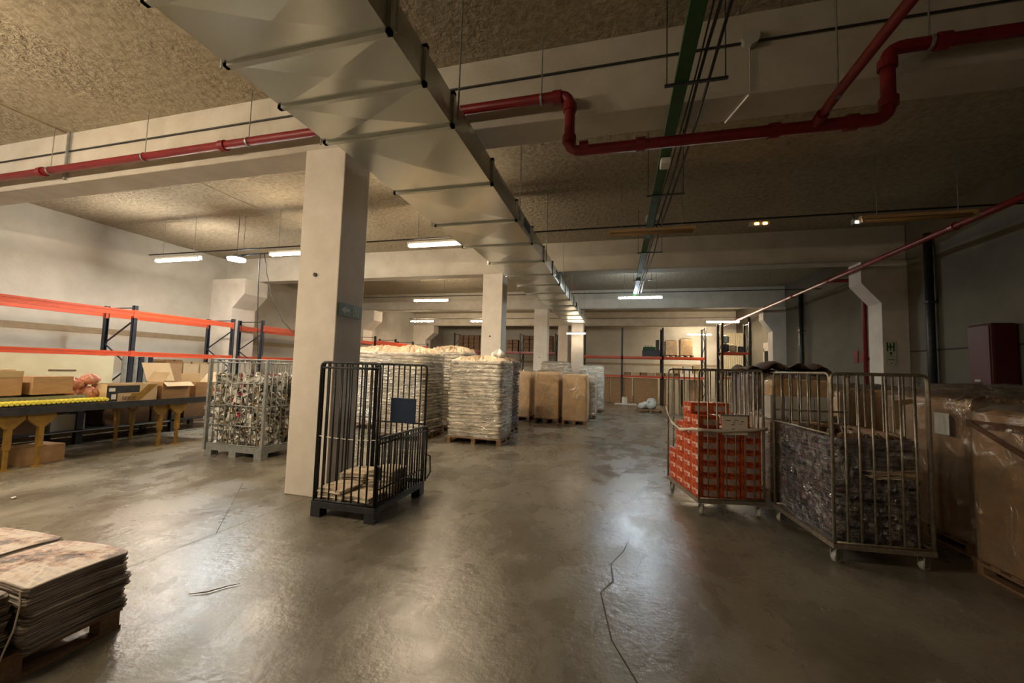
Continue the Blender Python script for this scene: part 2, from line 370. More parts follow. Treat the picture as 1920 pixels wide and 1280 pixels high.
def carton_load(parent, w, d, z0, z1, seed, m_side, m_f, topamp=.03, taper=.03, n=100, name='carton', wr=.016):
    rr = random.Random(seed); mb = MB(); a = wav(rr, .006)
    loft(mb, w, d, .03, n, [(z0, a, 0, 0, 1), (z0+.3*(z1-z0), a, 0, 0, 1.005), (z0+.8*(z1-z0), a, 0, 0, 1), (z1-.05, a, 0, 0, .995), (z1, a, 0, 0, .97)], (z1+.01, topamp*.5, rr), 0, 0, rr)
    mb.build(name, m_side, parent, smooth=False)
    fb = MB(); fl = []; K = 18
    for i in range(K+1):
        q = i/K; zz = z0+.004+(z1-z0+.016)*q; a = wav(rr, wr, 3, 26, 5); fl.append((zz, (lambda t, a=a: .022+a(t)), 0, 0, 1-(taper if q > .93 else 0)))
    loft(fb, w, d, .06, n, fl, (z1+.05, topamp, rr), 0, 0, rr, close=False)
    fb.build('stretch_film', m_f, parent, smooth=True)

def pallet(x, y, rz, w, d, h, m, label, group=None, name='wooden_pallet'):
    t = thing(name, label, 'pallet', (x, y, 0), rz, group); b = MB()
    nb = 7
    for k in range(nb):
        y0 = -d/2+k*(d-.09)/(nb-1); b.box(-w/2, y0, h-.022, w/2, y0+.09, h)
    for sx in (-w/2+.05, 0, w/2-.05): b.box(sx-.05, -d/2, h-.044, sx+.05, d/2, h-.022)
    b.build('deck', m, t)
    bb = MB()
    for sx in (-w/2+.05, 0, w/2-.05): bb.box(sx-.045, -d/2, 0, sx+.045, d/2, .02)
    bb.build('skid', m, t)
    for sx in (-w/2+.05, 0, w/2-.05):
        for sy in (-d/2+.06, 0, d/2-.06): MB().box(sx-.045, sy-.05, .02, sx+.045, sy+.05, h-.044).build('block', m, t)
    return t

# ------------------------------------------------------------------ the building
XL, XR, YN, YF, ZC, ZB = -14.2, 6.7, -6.0, 31.0, 5.45, 4.58
struct(MB().box(XL-.2, YN-.2, -.2, XR+.2, YF+.2, 0).build('floor', m_conc))
struct(MB().box(XL-.2, YN-.2, ZC, XR+.2, YF+.2, ZC+.2).build('ceiling', m_ceil))
struct(MB().box(XL-.2, YN-.2, 0, XL, YF+.2, ZC).build('wall_left', m_wall))
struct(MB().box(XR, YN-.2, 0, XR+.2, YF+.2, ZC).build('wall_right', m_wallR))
struct(MB().box(XL, YF, 0, XR, YF+.2, ZC).build('wall_back', m_wall))
struct(MB().box(XL, YN-.2, 0, XR, YN, ZC).build('wall_front', m_wall))
def band(name, a, b, m=m_joint):
    struct(MB().box(*a, *b).build(name, m))
band('trim_1', (XL, YN, 2.34), (XL+.012, 11.0, 2.50)); band('trim_2', (XL, 12.3, 2.34), (XL+.012, YF, 2.50))
for i, (a, b) in enumerate((((XR-.012, YN, 2.36), (XR, 11.6, 2.39)), ((XL, YF-.012, 2.2), (XR, YF, 2.36)))): band('trim_%d' % (3+i), a, b, m_dark if i == 0 else m_joint)
beamY = [-2.82, 4.41, 11.63, 18.86, 26.1]
for y in beamY: struct(MB().box(XL+.01, y, ZB, XR-.01, y+.46, ZC+.02).build('ceiling_beam', m_beam, bevel=.015))
for (x, y, w) in ((-4.155, 4.405, .63), (-4.06, 11.625, .63), (-3.92, 18.855, .65), (-3.81, 26.09, .64)):
    struct(MB().box(x, y, 0, x+w, y+.55, ZB+.01).build('concrete_column', m_white, bevel=.012))
struct(MB().box(-2.36, 20.9, 0, -1.74, 21.5, ZC+.01).build('concrete_column', m_white, bevel=.012))
def pilaster(side, y, yw, xw, xc):
    """wall column with a stepped corbel under the beam; xw face of the shaft, xc face of the corbel"""
    x0 = XL if side < 0 else XR
    prof = [(x0, 0), (xw, 0), (xw, 3.55), (xc, 4.05), (xc, ZB+.01), (x0, ZB+.01)]
    vs = [(x, y, z) for x, z in prof]+[(x, y+yw, z) for x, z in prof]; n = len(prof)
    fs = [tuple(range(n)), tuple(range(2*n-1, n-1, -1))]+[(i, i+n, (i+1) % n+n, (i+1) % n) for i in range(n)]
    return struct(MB().add(vs, fs).build('wall_pilaster', m_white, bevel=.01))
pilaster(-1, 11.1, .95, -13.2, -12.7); pilaster(-1, 18.7, .8, -13.2, -12.6); pilaster(-1, 25.9, .8, -13.2, -12.6)
pilaster(1, 11.62, .55, 6.16, 5.76); pilaster(1, 18.86, .55, 6.2, 5.86); pilaster(1, 26.1, .55, 6.2, 5.86); pilaster(1, 4.4, .55, 6.35, 6.1)
# floor joints and cracks
def crack(pts, w):
    b = MB()
    for (p, q) in zip(pts, pts[1:]):
        dx, dy = q[0]-p[0], q[1]-p[1]; l = math.hypot(dx, dy); nx, ny = -dy/l*w/2, dx/l*w/2
        b.add([(p[0]+nx, p[1]+ny, .0008), (p[0]-nx, p[1]-ny, .0008), (q[0]-nx, q[1]-ny, .0008), (q[0]+nx, q[1]+ny, .0008)], [(0, 1, 2, 3)])
    struct(b.build('floor_crack', m_dark))
crack([(-3.80, .3), (-3.83, 2.4), (-3.80, 3.2), (-3.77, 4.40)], .008)
crack([(-3.80, 3.21), (-4.70, 4.22), (-5.04, 4.60)], .008)
crack([(.14, 4.45), (.07, 4.1), (-.04, 3.8), (-.02, 3.5), (-.11, 3.3), (-.06, 3.0), (-.02, 2.76), (.05, 2.6), (.14, 2.40), (.2, 2.2)], .010)
crack([(-1.35, 5.05), (-1.55, 4.3), (-1.5, 3.9)], .006)
crack([(-1.9, 5.0), (-.4, 5.1), (1.2, 5.0)], .006)

# ceiling beading (thin seams on the slab)
for (a, b) in (((-9.04, -1.0, ZC-.01), (-9.04, 4.38, ZC-.01)), ((-8.62, 5.7, ZC-.01), (-8.62, 7.7, ZC-.01)), ((-9.6, 13.4, ZC-.01), (-9.6, 15.3, ZC-.01))):
    struct(MB().bar(a, b, .03, .02).build('trim_ceiling', m_joint))

# ------------------------------------------------------------------ lamps
def tube_lamp(x, y, m, label, on=True, z=4.3, L=1.5):
    t = thing('tube_lamp', label, 'ceiling lamp', (x, y, z), 0, 'fluorescent battens hung in rows')
    MB().box(-L/2-.03, -.05, .045, L/2+.03, .05, .10).build('housing', m_house if on else m_houseb, t, bevel=.008)
    for s in (-1, 1):
        MB().tube([(-L/2, s*.035, .012), (L/2, s*.035, .012)], .019, 8).build('tube', m if on else m_houseb, t, smooth=True)
        MB().box(s*(L/2)-.02, -.055, -.012, s*(L/2)+.02, .055, .046).build('end_cap', m_house if on else m_houseb, t)
    for s in (-1, 1): MB().tube([(s*.36*L, 0, .1), (s*.36*L, 0, ZC-z-.004)], .006, 6).build('hanger_rod', m_grey, t)
    return t
tube_lamp(-11.35, 7.9, e_neut2, 'lit tube lamp hung furthest left over the rack by the conveyor')
tube_lamp(-7.55, 7.9, e_warm2, 'lit tube lamp left of the front column, beside the hanging cables')
tube_lamp(-3.72, 7.8, e_warm2, 'lit warm tube lamp touching the duct edge right of the front column')
tube_lamp(.57, 7.8, None, 'unlit amber tube lamp beneath the green cable tray', False)
tube_lamp(4.65, 7.8, None, 'unlit dark tube lamp near the right wall', False)
tube_lamp(-7.26, 14.6, e_far, 'lit tube lamp between the first and second columns, second row')
tube_lamp(.72, 14.7, e_cool, 'lit cool white tube lamp right of the duct under the cable tray')
tube_lamp(-11.2, 21.5, e_far, 'lit tube lamp over the far left rack beams, third row')
tube_lamp(-7.4, 21.5, e_far, 'lit tube lamp peeping out left of the second column')
tube_lamp(5.0, 21.9, e_far, 'lit warm tube lamp near the right wall pipe, third row')
tube_lamp(-2.05, 20.2, e_soft, 'lit short tube lamp hung low before the farthest column', True, 3.52, .95)
tube_lamp(5.2, 29.0, e_far, 'lit tube lamp at the very back right, over the shelf of wrapped boxes')
tube_lamp(-3.75, .5, e_warm, 'lit tube lamp behind the camera left of the duct')
tube_lamp(-7.6, .5, e_warm0, 'lit tube lamp behind the camera towards the left wall')
tube_lamp(-11.4, .5, e_neut2, 'lit tube lamp behind the camera by the left wall')
t = thing('flood_lamp', 'bright cool white flood lamp on a short bracket left of the front column', 'ceiling lamp', (-9.58, 8.08, 4.3))
b = MB(); b.tube([(0, 0, -.02), (0, 0, .03)], [.20, .20], 20); b.build('lens', e_flood, t, smooth=False)
b = MB(); b.tube([(0, 0, .032), (0, 0, .10), (0, 0, .14)], [.22, .17, .08], 20); b.build('reflector', m_grey, t, smooth=True)
b = MB(); b.tube([(0, 0, .14), (0, 0, ZC-4.304)], .01, 6); b.build('hanger_rod', m_grey, t)
# trunking that carries each row
for (y, x0, x1, lab) in ((7.9, -12.4, 6.2, 'thin dark lamp conduit of the nearest lamp row'), (14.65, -12.4, 6.2, 'thin dark lamp conduit of the second lamp row'),
                         (21.7, -12.2, 6.2, 'thin dark lamp conduit of the third lamp row')):
    tag(MB().tube([(x0, y, 4.50), (x1, y, 4.50)], .016, 6).build('lamp_conduit', m_cable), lab, 'conduit', 'lamp conduits')
t = thing('cable_bracket', 'dark steel bar hung beside the flood lamp, holding the drooping cables', 'bracket', (-9.1, 8.1, 4.42))
MB().bar((-.45, 0, .0), (1.0, 0, .02), .03).build('bar', m_blue, t)
for x in (-.3, .8): MB().tube([(x, 0, 0), (x, 0, ZC-4.424)], .006, 6).build('hanger_rod', m_grey, t)
def sag(a, b, dz, n=12):
    a = Vector(a); b = Vector(b); return [a.lerp(b, k/n)+Vector((0, 0, -dz*4*(k/n)*(1-k/n))) for k in range(n+1)]
tag(MB().tube([(-8.86, 8.1, 4.42), (-8.84, 8.1, 3.6), (-8.8, 8.12, 2.6), (-8.7, 8.15, 1.4)], .012, 6).build('hanging_cable', m_cable), 'black cable hanging straight down beside the wall pilaster', 'cable')
tag(MB().tube([(-8.72, 8.1, 4.42), (-8.6, 8.1, 3.9), (-8.35, 8.1, 3.2), (-8.0, 8.1, 2.7), (-7.6, 8.1, 2.35)], .012, 6).build('hanging_cable', m_cable), 'black cable swinging right behind the front column', 'cable')
# emergency lights
t = thing('emergency_light', 'amber glowing emergency light hung right of the unlit amber lamp', 'emergency light', (2.38, 7.8, 4.36))
MB().box(-.16, -.04, -.03, .16, .04, .05).build('case', m_plast, t, bevel=.01); MB().tube([(0, .06, .03), (0, .1, .13)], .008, 6).build('bracket', m_cable, t)
for s in (-.05, .08): MB().box(s-.03, -.045, -.015, s+.03, -.035, .02).build('led', e_amber, t)
t = thing('emergency_light', 'small white emergency light left of the unlit dark lamp', 'emergency light', (3.82, 7.8, 4.30))
MB().box(-.06, -.03, -.03, .06, .03, .05).build('case', m_plast, t); MB().tube([(0, .02, .04), (0, .1, .19)], .008, 6).build('bracket', m_cable, t); MB().box(-.025, -.034, -.02, .02, -.029, .015).build('led', e_small, t)
for (x, y, z) in ((-.87, 21.9, 4.42), (4.0, 18.7, 4.25)):
    pass

# ------------------------------------------------------------------ air duct
duct = thing('air_duct', 'long rectangular galvanised air duct running under the ceiling beams', 'air duct', (0, 0, 0))
seams = [-1.2, 0, .62, 1.2, 1.75, 2.31, 2.83, 3.41, 4.65, 5.9, 7.08, 8.3, 9.5, 10.7, 11.9, 13.1, 14.3, 15.5, 16.8, 18.2, 19.6]
for a, bb in zip(seams, seams[1:]):
    x1 = -1.56; x0 = -2.97 if bb < 3.5 else (-2.9 if bb < 7.2 else (-2.74 if bb < 12 else -2.52)); z0, z1 = 4.0, 4.30
    cx, cy = (x0+x1)/2, (a+bb)/2; d = .03
    vs = [(x0, a, z0), (x1, a, z0), (x1, bb, z0), (x0, bb, z0), (x0, a, z1), (x1, a, z1), (x1, bb, z1), (x0, bb, z1), (cx, cy, z0-d), (x1+d*.6, cy, (z0+z1)/2), (x0-d*.6, cy, (z0+z1)/2)]
    fs = [(0, 3, 8), (3, 2, 8), (2, 1, 8), (1, 0, 8), (4, 5, 6, 7), (1, 2, 9), (2, 6, 9), (6, 5, 9), (5, 1, 9), (0, 4, 10), (4, 7, 10), (7, 3, 10), (3, 0, 10), (0, 1, 5, 4), (2, 3, 7, 6)]
    MB().add(vs, fs).build('duct_section', m_silver, duct)
    f = MB(); w = .022; e = .025; xm = x0-.0
    f.box(xm-e, bb-w, z0-e, x1+e, bb+w, z0+.01); f.box(xm-e, bb-w, z1-.01, x1+e, bb+w, z1+e); f.box(x1-.01, bb-w, z0-e, x1+e, bb+w, z1+e); f.box(xm-e, bb-w, z0-e, xm+.01, bb+w, z1+e)
    f.build('flange', m_flange, duct)
for y in (2.31, 3.41, 5.9, 8.3, 11.0, 13.1, 15.5, 18.2):
    for x in (-1.50, -3.04 if y < 4 else (-2.98 if y < 8 else (-2.8 if y < 12 else -2.58))):
        if x < -2 and 4.3 < y < 5.0: continue
        MB().tube([(x, y, 3.98), (x, y, ZC-.004)], .008, 6).build('hanger_rod', m_grey, duct)
for y in (6.35, 10.1, 14.9):
    v = MB(); v.box(-1.553, y-.02, 4.05, -1.535, y+.5, 4.25); g = v.build('vent', m_silver, duct)
    MB().box(-1.536, y+.03, 4.075, -1.530, y+.45, 4.225).build('vent_opening', m_blackm, g)

# ------------------------------------------------------------------ pipes
def pipe(name, label, pts, r, m, rad=.14, coup=(), hang=(), cat='pipe', group=None):
    t = thing(name, label, cat, (0, 0, 0), 0, group)
    MB().tube(corner(pts, rad), r, 14).build('run', m, t, smooth=True)
    for (p, q) in coup: MB().tube([p, q], r*1.32, 14).build('coupling', m, t)
    for (x, y, z) in hang:
        h = MB().tube([(x, y, z+r), (x, y, ZC-.004)], .007, 6); h.tube([(x-.012, y, z), (x+.012, y, z)], r*1.18, 12); h.build('hanger', m_grey, t)
    return t
yp = 4.22
cp = []
for (x, z) in ((-5.39, 4.70), (-9.2, 4.70), (-.68, 4.70), (.2, 4.06), (2.05, 4.05), (1.42, 4.05), (2.75, 4.71), (-.38, 4.09)): cp.append(((x-.045, yp, z), (x+.045, yp, z)))
cp += [((-.54, yp, 4.52), (-.54, yp, 4.60)), ((-.54, yp, 4.16), (-.54, yp, 4.24)), ((2.34, yp, 4.16), (2.34, yp, 4.24)), ((2.34, yp, 4.52), (2.34, yp, 4.60))]
pipe('sprinkler_pipe', 'red fire pipe crossing before the nearest beam with two drops', [(-13.9, yp, 4.70), (-.54, yp, 4.71), (-.54, yp, 4.06), (2.34, yp, 4.05), (2.34, yp, 4.71), (6.4, yp, 4.71)], .056, m_red, .13, cp,
     [(-9.0, yp, 4.70), (-6.9, yp, 4.70), (-4.95, yp, 4.70), (-.86, yp, 4.70), (2.66, yp, 4.71)])
pipe('sprinkler_branch', 'thinner red branch pipe running overhead toward the camera', [(1.76, yp-.05, 4.07), (1.76, yp-.45, 4.09), (1.76, -3, 4.09)], .040, m_red, .1, [((1.76, yp-.02, 4.06), (1.76, yp-.16, 4.075))], [(1.76, 3.8, 4.09), (1.76, 1.2, 4.09)])
pipe('sprinkler_pipe', 'dark red fire pipe running along the right wall', [(5.65, -3, 4.40), (5.65, 24.5, 4.40)], .055, m_red, .1, [((5.65, y-.05, 4.40), (5.65, y+.05, 4.40)) for y in (8.6, 12.9, 15.3)], [])
pipe('riser_pipe', 'red riser pipe dropping down the right wall behind the signed pilaster', [(5.65, 13.0, 4.40), (6.5, 13.0, 4.40), (6.5, 13.0, 1.1)], .05, m_red, .12)
for (y, lab, r, zt) in ((10.75, 'thick black drain pipe on the right wall before the signed pilaster', .075, 4.95), (17.15, 'black drain pipe on the right wall behind the signed pilaster', .075, 4.9), (23.3, 'farthest dark drain pipe on the right wall', .07, 4.7)):
    t = thing('drain_pipe', lab, 'pipe', (XR-.12, y, 0)); MB().tube([(0, 0, 0), (0, 0, zt)], r, 12).build('run', m_black, t, smooth=True)
    for z in (1.2, 3.4): MB().box(-r-.012, -r-.012, z, .10, r+.012, z+.04).build('clamp', m_black, t)
tag(MB().tube([(-13.6, 4.385, 5.11), (3.6, 4.385, 5.12)], .011, 6).build('wall_conduit', m_cable), 'thin dark conduit along the face of the nearest beam', 'conduit')
tag(MB().tube([(-8.95, 4.37, 5.44), (-8.95, 4.37, 4.62)], .022, 8).build('wall_conduit', m_grey), 'grey conduit dropping down the nearest beam at its left end', 'conduit')
t = thing('junction_box', 'pale octagonal junction box on the nearest beam', 'junction box', (1.27, 4.34, 5.13))
MB().tube([(0, .06, 0), (0, -.02, 0)], .085, 8).build('cover', m_plast, t); MB().tube([(0, .04, -.07), (.0, .04, -.55)], .008, 6).build('wire', m_plast, t)
tag(MB().tube([(1.27, 4.41, 4.57), (1.15, 4.86, 4.565)], .012, 6).build('wall_conduit', m_whitep), 'short white conduit stub beneath the nearest beam', 'conduit')

# green cable tray and cables
t = thing('cable_tray', 'long green cable tray hung along the room right of the duct', 'cable tray')
b = MB()
b.box(.49, -3, 4.44, .61, 15.5, 4.452); b.box(.488, -3, 4.44, .493, 15.5, 4.49); b.box(.607, -3, 4.44, .612, 15.5, 4.49); b.build('channel', m_green, t)
for y in (.5, 3.9, 6.4, 9.5, 12.4): b = MB(); b.bar((.40, y, 4.43), (.95, y, 4.43), .03, .02); b.tube([(.42, y, 4.43), (.42, y, ZC-.004)], .006, 6); b.tube([(.93, y, 4.43), (.93, y, ZC-.004)], .006, 6); b.build('cross_arm', m_black, t)
for k, dx in enumerate((.72, .80, .66)):
    pts = [(dx+.015*math.sin(y*1.3+k)+(-.03*max(0, y-3)/5), y, 4.46+.012*math.sin(y*2.1+k*2)) for y in [-3+.5*i for i in range(38)]]
    tag(MB().tube(pts, .014 if k < 2 else .008, 6).build('electric_cable', m_cable), ('black cable hung just right of the green tray', 'outermost black cable right of the green tray', 'thin dark cable against the green tray')[k], 'cable', 'cables beside the tray')
t = thing('junction_box', 'white junction box on the green tray behind the red pipe', 'junction box', (.56, 5.35, 4.40)); MB().box(-.06, -.09, -.04, .06, .09, .04).build('case', m_whitep, t, bevel=.012)
t = thing('junction_box', 'pale junction box above the unlit amber lamp', 'junction box', (.60, 7.72, 4.56)); MB().box(-.13, -.06, -.05, .13, .06, .06).build('case', m_plast, t, bevel=.012)

# ------------------------------------------------------------------ signs on the walls
t = thing('exit_sign', 'green exit sign with left arrow on the shaded side of the front column', 'exit sign', (-3.52, 4.67, 2.41))
MB().box(0, -.235, -.085, .012, .245, .085).build('panel', m_signg, t)
b = MB(); X = .0145
b.add([(X, -.20, 0), (X, -.10, -.06), (X, -.10, -.02), (X, -.02, -.02), (X, -.02, .02), (X, -.10, .02), (X, -.10, .06)], [(0, 1, 2, 3, 4, 5, 6)]); b.build('arrow', m_signl, t)
b = MB(); b.box(.012, .05, -.07, X, .07, .07); b.box(.012, .05, .055, X, .17, .07); b.box(.012, .15, -.07, X, .17, .07)
b.obox((X-.001, .11, .0), (.002, .025, .07), (R(18), 0, 0)); b.obox((X-.001, .10, -.045), (.002, .014, .05), (R(-30), 0, 0)); b.obox((X-.001, .125, -.045), (.002, .014, .05), (R(25), 0, 0)); b.obox((X-.001, .105, .048), (.002, .02, .02))
b.build('pictogram', m_signl, t)
t = thing('pilaster_sign', 'stack of pale signs with a door pictogram, arrow and dot on the right wall pilaster', 'sign', (6.31, 11.612, 2.32))
MB().box(-.11, -.004, -.30, .11, .004, .30).build('panel', m_signl, t)
b = MB(); b.box(-.08, -.006, .06, -.05, -.004, .27); b.box(.05, -.006, .06, .08, -.004, .27); b.box(-.05, -.006, .15, .05, -.004, .18); b.box(-.02, -.006, .08, .01, -.004, .25); b.build('pictogram', m_signg, t); b = MB()
b.add([(-.03, -.007, .04), (.03, -.007, .04), (0, -.007, -.06)], [(0, 2, 1)]); b.build('arrow', m_signg, t); MB().box(-.07, -.006, -.15, .07, -.004, -.135).build('print_line', m_signg, t)
MB().tube([(0, -.004, -.23), (0, -.010, -.23)], .05, 16).build('disc', m_whitep, t); MB().tube([(0, -.010, -.23), (0, -.013, -.23)], .016, 8).build('dot', m_ink, t)
for (y, z, w, h, lab) in ((13.85, 2.33, .20, .34, 'small dark red sign on the right wall, left of the riser'), (13.50, 2.33, .26, .30, 'square red fire sign on the right wall beside the riser'), (13.12, 2.05, .14, .22, 'lower red sign behind the riser pipe')):
    t = thing('fire_sign', lab, 'sign', (XR-.01, y, z), 0, 'red wall signs'); MB().box(-.01, -w/2, -h/2, .0, w/2, h/2).build('panel', m_red, t)
t = thing('alarm_beacon', 'glowing orange alarm beacon on the right wall by the riser', 'alarm light', (XR-.02, 13.25, 2.27))
MB().box(-.06, -.05, -.06, .02, .05, .03).build('base', m_red, t); MB().box(-.075, -.045, -.01, -.06, .045, .04).build('lens', emit('beacon', (1, .45, .25), 3), t)
for (x, y, z, lab) in ((-3.88, 4.40, 2.86, 'dark bolt hole cap on the lit face of the front column'), (-3.78, 11.62, 2.66, 'dark bolt hole cap on the second column'), (-3.62, 18.85, 2.27, 'dark bolt hole cap on the third column')):
    tag(MB().tube([(x, y, z), (x, y-.012, z)], .026, 12).build('bolt_cap', m_ink), lab, 'cap')
# red cabinet
t = thing('hose_cabinet', 'tall dark red fire hose cabinet mounted on the right wall', 'cabinet', (6.3, 9.15, 1.35))
MB().box(0, -.25, 0, .38, .25, 1.40).build('body', m_cab, t, bevel=.04)
d = MB().box(-.012, -.22, .04, 0, .22, 1.36).build('door', m_cab, t, bevel=.006); MB().box(-.02, -.02, .36, -.012, .10, .40).build('label_plate', m_plast, d)
# far door opening on right wall, light panel, roller
struct(MB().box(XR-.03, 19.6, 0, XR+.02, 21.3, 2.85).build('door_1', m_blackm))
struct(MB().box(XR-.06, 21.3, 0, XR, 21.42, 3.0).build('door_frame', m_beam)); struct(MB().box(XR-.06, 19.4, 2.85, XR, 21.42, 3.25).build('door_lintel', m_beam))
b = MB()
for k in range(12): b.box(5.62+k*.09, 24.45, 0, 5.69+k*.09, 24.50, 4.0)
b.box(5.6, 24.5, 0, XR, 24.55, 4.02); tag(b.build('ribbed_partition', m_panelw), 'pale ribbed partition in the far right corner', 'partition')

# ------------------------------------------------------------------ racks
def rack(name, label, x, y, rz, bays, depth, H, beams, post_m=m_blue, beam_m=m_orange, frames=None, bw=2.6, decks=()):
    """runs along local +y from the origin; front face at local x=0, back at x=-depth"""
    t = thing(name, label, 'pallet rack', (x, y, 0), rz)
    ys = [k*bw for k in range(bays+1)]
    for yy in ys:
        f = MB()
        for xx in (-.04, -depth+.04):
            f.box(xx-.04, yy-.045, 0, xx+.04, yy-.035, H); f.box(xx-.04, yy+.035, 0, xx+.04, yy+.045, H); f.box(xx-.04 if xx < -.1 else xx+.03, yy-.045, 0, xx-.03 if xx < -.1 else xx+.04, yy+.045, H)
            f.box(xx-.06, yy-.06, 0, xx+.06, yy+.06, .01)
        z = .25; s = 1
        while z+.62 < H-.1:
            f.bar((-.05, yy, z if s > 0 else z+.6), (-depth+.05, yy, z+.6 if s > 0 else z), .028); s = -s; z += .6
        f.bar((-.05, yy, H-.06), (-depth+.05, yy, H-.06), .026); f.bar((-.05, yy, .2), (-depth+.05, yy, .2), .026)
        f.build('upright_frame', post_m, t)
    for (k0, k1, z, h) in beams:
        for k in range(k0, k1):
            for (xx, wdt) in ((.0, .05), (-depth+.05, .05)):
                b = MB(); y0, y1 = ys[k]+.05, ys[k+1]-.05
                b.box(xx-wdt, y0, z-h, xx, y1, z); b.box(xx, y0, z-h, xx+.008, y1, z-h*.68); b.box(xx, y0, z-h*.32, xx+.008, y1, z); b.box(xx-.05, y0-.05, z-h-.04, xx+.012, y0, z+.02); b.box(xx-.05, y1, z-h-.04, xx+.012, y1+.05, z+.02)
                b.build('beam', beam_m, t)
    for z in decks:
        b = MB()
        for k in range(bays): b.box(-depth+.01, ys[k]+.06, z+.001, -.01, ys[k+1]-.06, z+.012)
        b.build('deck', m_grey, t)
    return t
rk = rack('pallet_rack', 'orange and navy pallet rack along the left wall behind the conveyor', -12.0, 2.0, 0, 3, 1.1, 3.03, [(0, 3, 2.90, .15), (0, 3, 1.85, .12), (0, 3, .80, .12)], bw=2.735)
b = MB(); b.box(-.0, -1, 2.73, .03, 3.15, 2.93); 
t = thing('rack_notice', 'white notice board clipped to the orange top beam at the left edge', 'notice', (-11.975, 5.0, 2.73)); MB().box(0, -1.2, -.0, .012, .0, .19).build('board', m_whitep, t)
rack('pallet_rack', 'orange pallet rack on the left wall partly hidden by the front column', -12.0, 11.33, 0, 2, 1.1, 3.12, [(0, 2, 2.93, .16), (0, 2, 1.85, .12), (0, 2, .8, .12)], bw=2.7)
rack('pallet_rack', 'orange pallet rack on the left wall seen over the newspaper stacks', -12.0, 18.1, 0, 3, 1.1, 3.15, [(0, 3, 2.95, .16), (0, 3, 1.6, .12)], bw=1.95)
rf = rack('pallet_rack', 'dark post pallet rack across the back with red orange beams', 4.35, 23.55, R(90), 3, 1.0, 4.1, [(0, 3, 2.55, .12), (0, 3, 1.52, .10)], post_m=m_black, bw=2.07, decks=(2.55, 1.52))
rf2 = rack('pallet_rack', 'dark rack of crates far left at the back wall behind the columns', -4.2, 28.65, R(90), 3, 1.1, 4.2, [(0, 3, 2.90, .14), (0, 3, 1.4, .12)], post_m=m_black, beam_m=m_red, bw=2.5, decks=(2.90,))
for k in range(3):
    for j in range(4 if k != 1 else 3):
        for i in range(5):
            if k == 1 and i > 1: continue
            x = -4.6-k*2.5-i*.42; tag(MB().box(-.18, 0, 0, .18, .5, .27).build('storage_crate', m_cardd, loc=(x, 27.75, 2.92+j*.29), bevel=.01), 'brown crate stacked on the far back rack shelf', 'crate', 'crates on the far back rack')
# ladder-like dark thing behind
t = thing('leaning_rails', 'dark steel rails leaning behind the left rack at the picture edge', 'rails', (-13.7, 3.6, 0))
for k in range(4): MB().bar((0, 0+k*.13, 3.1), (.1, 2.0+k*.13, 1.5), .06).build('rail', m_black, t)

# ------------------------------------------------------------------ cartons
def carton(name, label, x, y, z, w, d, h, rz=0, m=m_card, openf=False, flaps=(), tape=True, group=None, cat='box', mf=None):
    t = thing(name, label, cat, (x, y, z), rz, group)
    b = MB()
    if openf:
        th = .008; b.box(-w/2, -d/2, 0, w/2, d/2, th); b.box(-w/2, -d/2, th, -w/2+th, d/2, h); b.box(w/2-th, -d/2, th, w/2, d/2, h); b.box(-w/2+th, -d/2, th, w/2-th, -d/2+th, h); b.box(-w/2+th, d/2-th, th, w/2-th, d/2, h)
        b.build('body', m, t)
    else:
        b.box(-w/2, -d/2, 0, w/2, d/2, h); b.build('body', m, t, bevel=.004)
        if tape: MB().box(-w/2-.001, -.025, h-.05, w/2+.001, .025, h+.0015).build('tape', m_tape, t)
    for (side, length, ang) in flaps:
        f = MB(); 
        if side in 'rl':
            s = 1 if side == 'r' else -1; f.box(0, -d/2, -.004, length, d/2, .004); f.build('flap', mf or m, t, loc=(s*w/2, 0, h), rot=(0, -R(ang), 0 if s > 0 else PI))
            t.children[-1].rotation_euler = (0, -R(ang), 0) if s > 0 else (0, -R(ang), 0)
            if s < 0: t.children[-1].rotation_euler = (0, -R(180-ang), 0)
        else:
            s = 1 if side == 'b' else -1; f.box(-w/2, 0, -.004, w/2, length, .004); f.build('flap', mf or m, t, loc=(0, s*d/2, h), rot=(R(ang) if s > 0 else R(180-ang), 0, 0))
    return t
CX = -9.0
